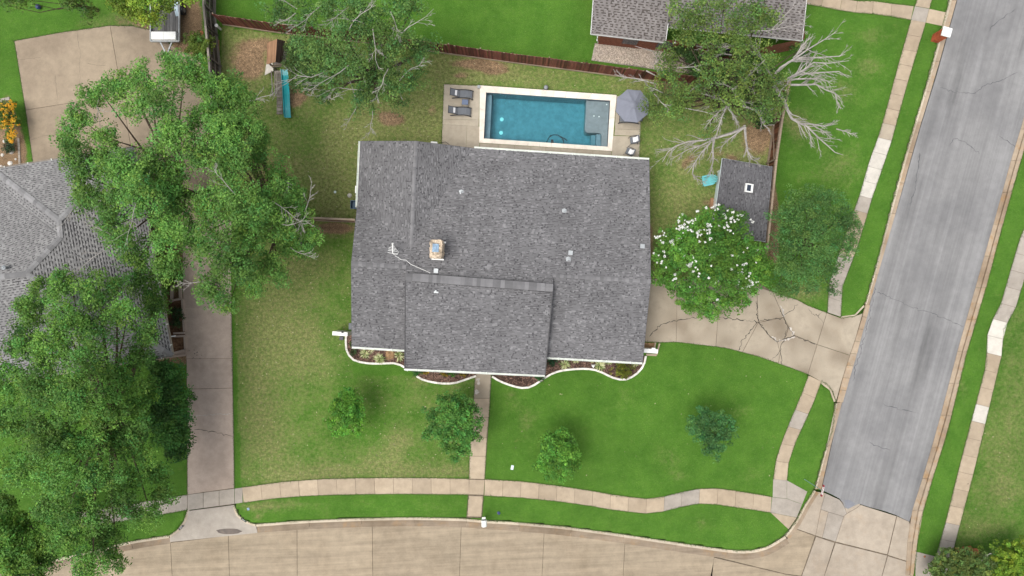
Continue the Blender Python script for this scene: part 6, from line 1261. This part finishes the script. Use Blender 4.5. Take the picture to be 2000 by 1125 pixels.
tree("shade_tree", "yellow-green tree crown hanging over the trailer deck", (305, 45), [(235, 5, 5, 20), (255, 22, 4.5, 16), (285, 10, 5.5, 22), (300, 35, 4.8, 16), (318, 18, 5.2, 14), (275, 30, 4.2, 12), (330, -5, 5, 14), (372, -8, 5, 14), (350, -10, 5, 12)], (0.19, 0.28, 0.03), 0.15, 0.9, 0.18, holes=0.15)
tree("shade_tree", "thin green tree crown at the top left lawn edge", (190, 20), [(140, -5, 5, 18), (165, 8, 4.6, 16), (175, 25, 4, 12), (30, -5, 5, 18), (55, 5, 4.5, 12), (15, 10, 4.5, 12)], (0.12, 0.21, 0.035), 0.14, 0.7, 0.14, holes=0.25)
tree("yard_bush", "rounded green shrub between trailer and grey fence", (392, 95), [(378, 80, 1.6, 14), (392, 90, 1.9, 18), (380, 100, 1.7, 15), (402, 82, 1.6, 13), (400, 102, 1.6, 13)], (0.11, 0.17, 0.025), 0.10, 1.6, 0.06, clump=(0.18, 0.3), cat="shrub")
yb = tree("flower_bush", "bush covered in golden yellow flowers at the left edge", (20, 240), [(8, 212, 0.9, 12), (22, 205, 0.9, 9), (18, 228, 1.1, 15), (28, 240, 1.0, 12), (8, 240, 1.0, 14), (24, 262, 0.9, 11), (22, 270, 0.8, 8), (4, 225, 1.0, 10)], (0.09, 0.17, 0.025), 0.11, 2.6, 0.04, clump=(0.15, 0.26), per=18, cat="shrub")
fy = []
for _ in range(190):
    t = random.uniform(0, 6.28); q = math.sqrt(random.random()); c = random.choice([(8, 212, 12), (22, 205, 9), (18, 228, 15), (28, 240, 12), (24, 262, 11), (22, 270, 8), (8, 240, 12)]); fy.append(np.array(P(c[0] + c[2] * q * math.cos(t), c[1] + c[2] * q * math.sin(t), 1.75 - 0.45 * q)))
V, C = clumpy(np.array(fy), np.full(len(fy), 0.09), 7, 0.10, (0.66, 0.37, 0.02), 77, upbias=1.0, var=0.15); npmesh("blossom", V, 4, M['leaf'], yb, C)
tree("corner_bush", "olive green bush over the sidewalk in the bottom right corner", (1885, 1105), [(1828, 1108, 1.4, 16), (1850, 1095, 1.8, 22), (1875, 1102, 2.2, 26), (1902, 1095, 2.2, 20), (1860, 1120, 2, 26), (1905, 1118, 2.2, 26), (1838, 1124, 1.4, 18), (1925, 1100, 2, 20), (1930, 1120, 2, 22)], (0.12, 0.185, 0.042), 0.12, 1.4, 0.08, clump=(0.18, 0.32), cat="shrub", deadn=3, dead_len=1.2)
tree("corner_bush", "lime green bush at the bottom right picture corner", (1975, 1105), [(1955, 1082, 2, 24), (1982, 1090, 2.4, 30), (1965, 1112, 2.2, 26), (1998, 1110, 2.2, 28), (1945, 1105, 1.8, 20), (1990, 1070, 1.8, 18)], LIME, 0.12, 1.3, 0.08, clump=(0.18, 0.32), cat="shrub")
for i, (x, y, r_) in enumerate(((1868, 1075, .3), (1884, 1073, .3), (1893, 1074, .34), (1905, 1077, .28), (1900, 1082, .3), (1913, 1083, .24), (1848, 1121, .26))):
    tag(obj("border_stone", lump(P(x, y), r_, 20 + i, 0.55), M['terracotta']), ("leftmost", "second", "third", "fourth", "lower middle", "rightmost", "isolated bottom")[i] + " orange terracotta border stone along the olive corner bush", "stone", "terracotta border stones in the bottom right")
small("plug", "small orange disc on the pale pad in the bottom right corner", "cover", (lambda q: (q.lathe(P(1806, 1087, 0.03), [(0.09, 0), (0.08, 0.02)], 10), q)[-1])(MB()), M['terracotta'])
for i, (x, y, r_, lb) in enumerate(((9, 276, .17, "white rock just under the yellow flower bush"), (23, 297, .2, "white rock right in the soil bed beside the paver edging"), (5, 303, .14, "white rock at the far left of the soil bed"), (20, 319, .2, "largest white rock near the hip roof gutter"), (31, 311, .1, "smallest white rock beside the paver edging"), (2, 325, .13, "white rock at the left edge beside the hip roof"))):
    tag(obj("garden_rock", lump(P(x, y), r_, 60 + i, 0.6), M['rock']), lb, "rock", "white rocks in the left soil bed")
eb = thing("paver_edging", P(36, 300), "pale paver edging strip of the left flower bed", "edging")
for i in range(7): slab("paver", [P(33.5 + i * .35, 270 + i * 8, .06), P(38 + i * .35, 270 + i * 8, .06), P(38.3 + i * .35, 277.5 + i * 8, .06), P(33.8 + i * .35, 277.5 + i * 8, .06)], M['greywalk'], eb, 0.006, 0.08)
for i in range(2): slab("paver", [P(0 + i * 9, 193 - i * 2, .06), P(8.6 + i * 9, 191 - i * 2, .06), P(10 + i * 9, 197 - i * 2, .06), P(1 + i * 9, 199 - i * 2, .06)], M['greywalk'], eb, 0.006, 0.08)

# variegated yuccas ------------------------------------------------------------
def blades(c, n, L, wd, cols, seed, lo=0.1, hi=1.1, arch=0.35):
    r = random.Random(seed); mbv, mc = [], []; c = Vector(c)
    for i in range(n):
        a = r.uniform(0, 6.283); e = r.uniform(lo, hi); l = L * r.uniform(0.65, 1.1); dh = Vector((math.cos(a), math.sin(a), 0)); sd = Vector((-math.sin(a), math.cos(a), 0)) * wd * 0.5
        p0 = c + dh * 0.03; p1 = p0 + (dh * math.cos(e) + Vector((0, 0, math.sin(e)))) * l * 0.55; e2 = e - arch * 1.6; p2 = p1 + (dh * math.cos(e2) + Vector((0, 0, math.sin(e2)))) * l * 0.45
        col = r.choice(cols); k = r.uniform(0.85, 1.15)
        mbv += [p0 - sd * .6, p0 + sd * .6, p1 + sd, p1 - sd, p1 - sd, p1 + sd, p2 + sd * 0.1, p2 - sd * 0.1]; mc += [[q * k for q in col]] * 2
    return np.array([list(v) for v in mbv]), np.array(mc)
YC = [(0.62, 0.63, 0.32), (0.68, 0.68, 0.42), (0.20, 0.28, 0.09), (0.38, 0.44, 0.18)]
for i, (x, y, s, lb) in enumerate(((713, 691, 1.0, "variegated yucca leftmost in the left bed, inside the curve"), (742, 700, 1.1, "variegated yucca by the edging, left of the tan boulder"), (780, 694, 1.1, "variegated yucca right of the tan boulder"), (725, 681, .75, "small yucca half under the left eave gutter above the leftmost yucca"), (765, 681, .75, "small yucca half under the left eave gutter above the boulder"), (1103, 711, 1.0, "variegated yucca left in the right-hand bed"), (1171, 713, 1.15, "variegated yucca beside the white ornament"), (1124, 703, .7, "small yucca under the right gutter, left of the white ornament"), (1188, 706, .75, "small yucca under the right gutter, right of the white ornament"), (1156, 703, .55, "tiny yucca under the right gutter just above the white ornament"), (1240, 710, .7, "small yucca right of the dark golden shrub"), (1092, 699, .5, "tiny yucca against the porch wall in the right bed"))):
    p = P(x, y, 0.05); root = thing("yucca", p, lb, "plant", "variegated yuccas in the front beds"); V, C = blades(p, 58, 0.52 * s, 0.06 * s, YC, 300 + i); npmesh("rosette", V, 4, M['leaf'], root, C)
def shrub(x, y, rp, rgb, label, seed, z=0.6, leaf=0.09):
    tree("bed_shrub", label, (x, y), [(x - rp * .4, y, z, rp * .7), (x + rp * .4, y + rp * .1, z, rp * .7), (x, y - rp * .35, z * 1.1, rp * .7), (x, y + rp * .4, z * .9, rp * .6)], rgb, leaf, 3.2, 0.03, clump=(0.10, 0.18), per=16, cat="shrub", fork=0.3)
shrub(1217, 723, 18, (0.15, 0.17, 0.02), "dark golden-green rounded shrub at the right bed curve", 1, 0.8, 0.08)
shrub(1078, 708, 9, (0.025, 0.075, 0.03), "dark green shrub at the porch corner in the right bed", 2)
shrub(813, 727, 9, (0.04, 0.13, 0.025), "green shrub at the left end of the small bed", 3); shrub(882, 727, 8, (0.05, 0.16, 0.02), "bright green shrub mid small bed under the gutter", 4, 0.5)
for k, (x, y) in enumerate(((832, 725), (866, 729), (903, 730))): shrub(x, y, 6.5, (0.26, 0.19, 0.02), ("golden shrub leftmost in the small bed", "golden shrub in the middle of the small bed", "golden shrub nearest the front walk")[k], 5 + k, 0.35)
shrub(1055, 735, 8, (0.035, 0.12, 0.03), "green shrub under the porch roof corner beside the long edging", 9, 0.4); shrub(1004, 728, 5, (0.06, 0.16, 0.02), "small green shrub half under the porch gutter", 10, 0.3)
shrub(688, 672, 6, (0.06, 0.10, 0.03), "low green plant at the left bed's end beside the wing wall", 11, 0.4); shrub(690, 688, 7, (0.05, 0.09, 0.03), "low grassy plant inside the left bed curve", 12, 0.3)
shrub(346, 612, 12, (0.04, 0.08, 0.025), "dark shrub in the planter beside the west driveway", 13, 0.4); shrub(344, 630, 11, (0.045, 0.085, 0.025), "lower dark shrub in the planter beside the west driveway", 14, 0.4)
shrub(18, 288, 12, (0.045, 0.08, 0.035), "grey-green tuft in the left soil bed", 15, 0.3)
tree("yard_bush", "low dark green ivy bushes behind the neighbour brick wall tree base", (1350, 150), [(1330, 110, 1.6, 22), (1360, 130, 1.8, 24), (1390, 120, 2, 24), (1420, 140, 2, 26), (1450, 130, 2, 24), (1480, 140, 2, 26), (1500, 180, 2, 26), (1470, 200, 1.8, 24), (1490, 230, 1.5, 18), (1570, 100, 1.5, 16)], (0.06, 0.125, 0.03), 0.13, 1.0, 0.05, clump=(0.2, 0.4), cat="shrub", holes=0.1)

# grass hanging over the paving edges -------------------------------------------
tri, tc = [], []
for ln in FRINGE:
    w_ = [np.array(P(*p)) for p in ln]; L = sum(np.linalg.norm(b - a) for a, b in zip(w_, w_[1:])); n = int(L * 46)
    if n < 3: continue
    r = resample(w_, n)
    for i in range(n):
        d = r[min(i + 1, n - 1)] - r[max(i - 1, 0)]; d /= np.linalg.norm(d) + 1e-9; nrm = np.array([-d[1], d[0], 0])
        big = 0.5 + 0.9 * abs(math.sin(i * 0.013 + L)) * random.random(); p = r[i] + nrm * random.gauss(0, 0.035) * big; p[2] = 0.035
        a = random.uniform(0, 6.28); t = np.array([math.cos(a), math.sin(a), 0.5]) * random.uniform(0.03, 0.09) * (0.6 + big); s = np.array([-math.sin(a), math.cos(a), 0]) * 0.014
        tri += [p - s, p + s, p + t]; k = random.uniform(0.6, 1.3); tc.append((0.055 * k, 0.13 * k, 0.018 * k) if random.random() < 0.85 else (0.17 * k, 0.15 * k, 0.06 * k))
o = npmesh("grass_fringe", np.array(tri), 3, M['leaf'], None, np.array(tc), "stuff"); o["label"] = "grass blades along the paving edges"; o["category"] = "grass"

# pale fallen leaves and weeds on the lawns
n = 5200; lx = rng.uniform(440, 1990, n); ly = rng.uniform(20, 1110, n)
keep = inpoly(lx, ly, [(455, 440), (688, 440), (688, 735), (928, 740), (914, 932), (474, 950)]) | (inpoly(lx, ly, [(440, 90), (820, 102), (1265, 162), (1500, 170), (1490, 320), (1270, 400), (1268, 310), (1250, 200), (865, 163), (862, 280), (700, 275), (696, 425), (450, 425)]) & (rng.random(n) < 0.8)) | (inpoly(lx, ly, [(965, 745), (1290, 675), (1540, 722), (1508, 930), (950, 934)]) & (rng.random(n) < 0.08)) | (inpoly(lx, ly, [(1900, 850), (1990, 650), (1990, 1050), (1870, 1050)]) & (rng.random(n) < 0.6))
lx, ly = lx[keep], ly[keep]; n = len(lx); c = np.stack([(lx - 1000) * H / FPX, (562.5 - ly) * H / FPX, rng.uniform(0.02, 0.05, n)], -1)
V = leaf_quads(c, np.array([0, 0, 1.0]) + rng.normal(0, 0.35, (n, 3)), rng.uniform(0.05, 0.16, n), 5); cc = np.array([0.36, 0.33, 0.20]) * rng.uniform(0.35, 1.25, (n, 1))
o = npmesh("leaf_litter", V, 4, M['leaf'], None, cc, "stuff"); o["label"] = "pale fallen leaves scattered over the lawns"; o["category"] = "leaves"
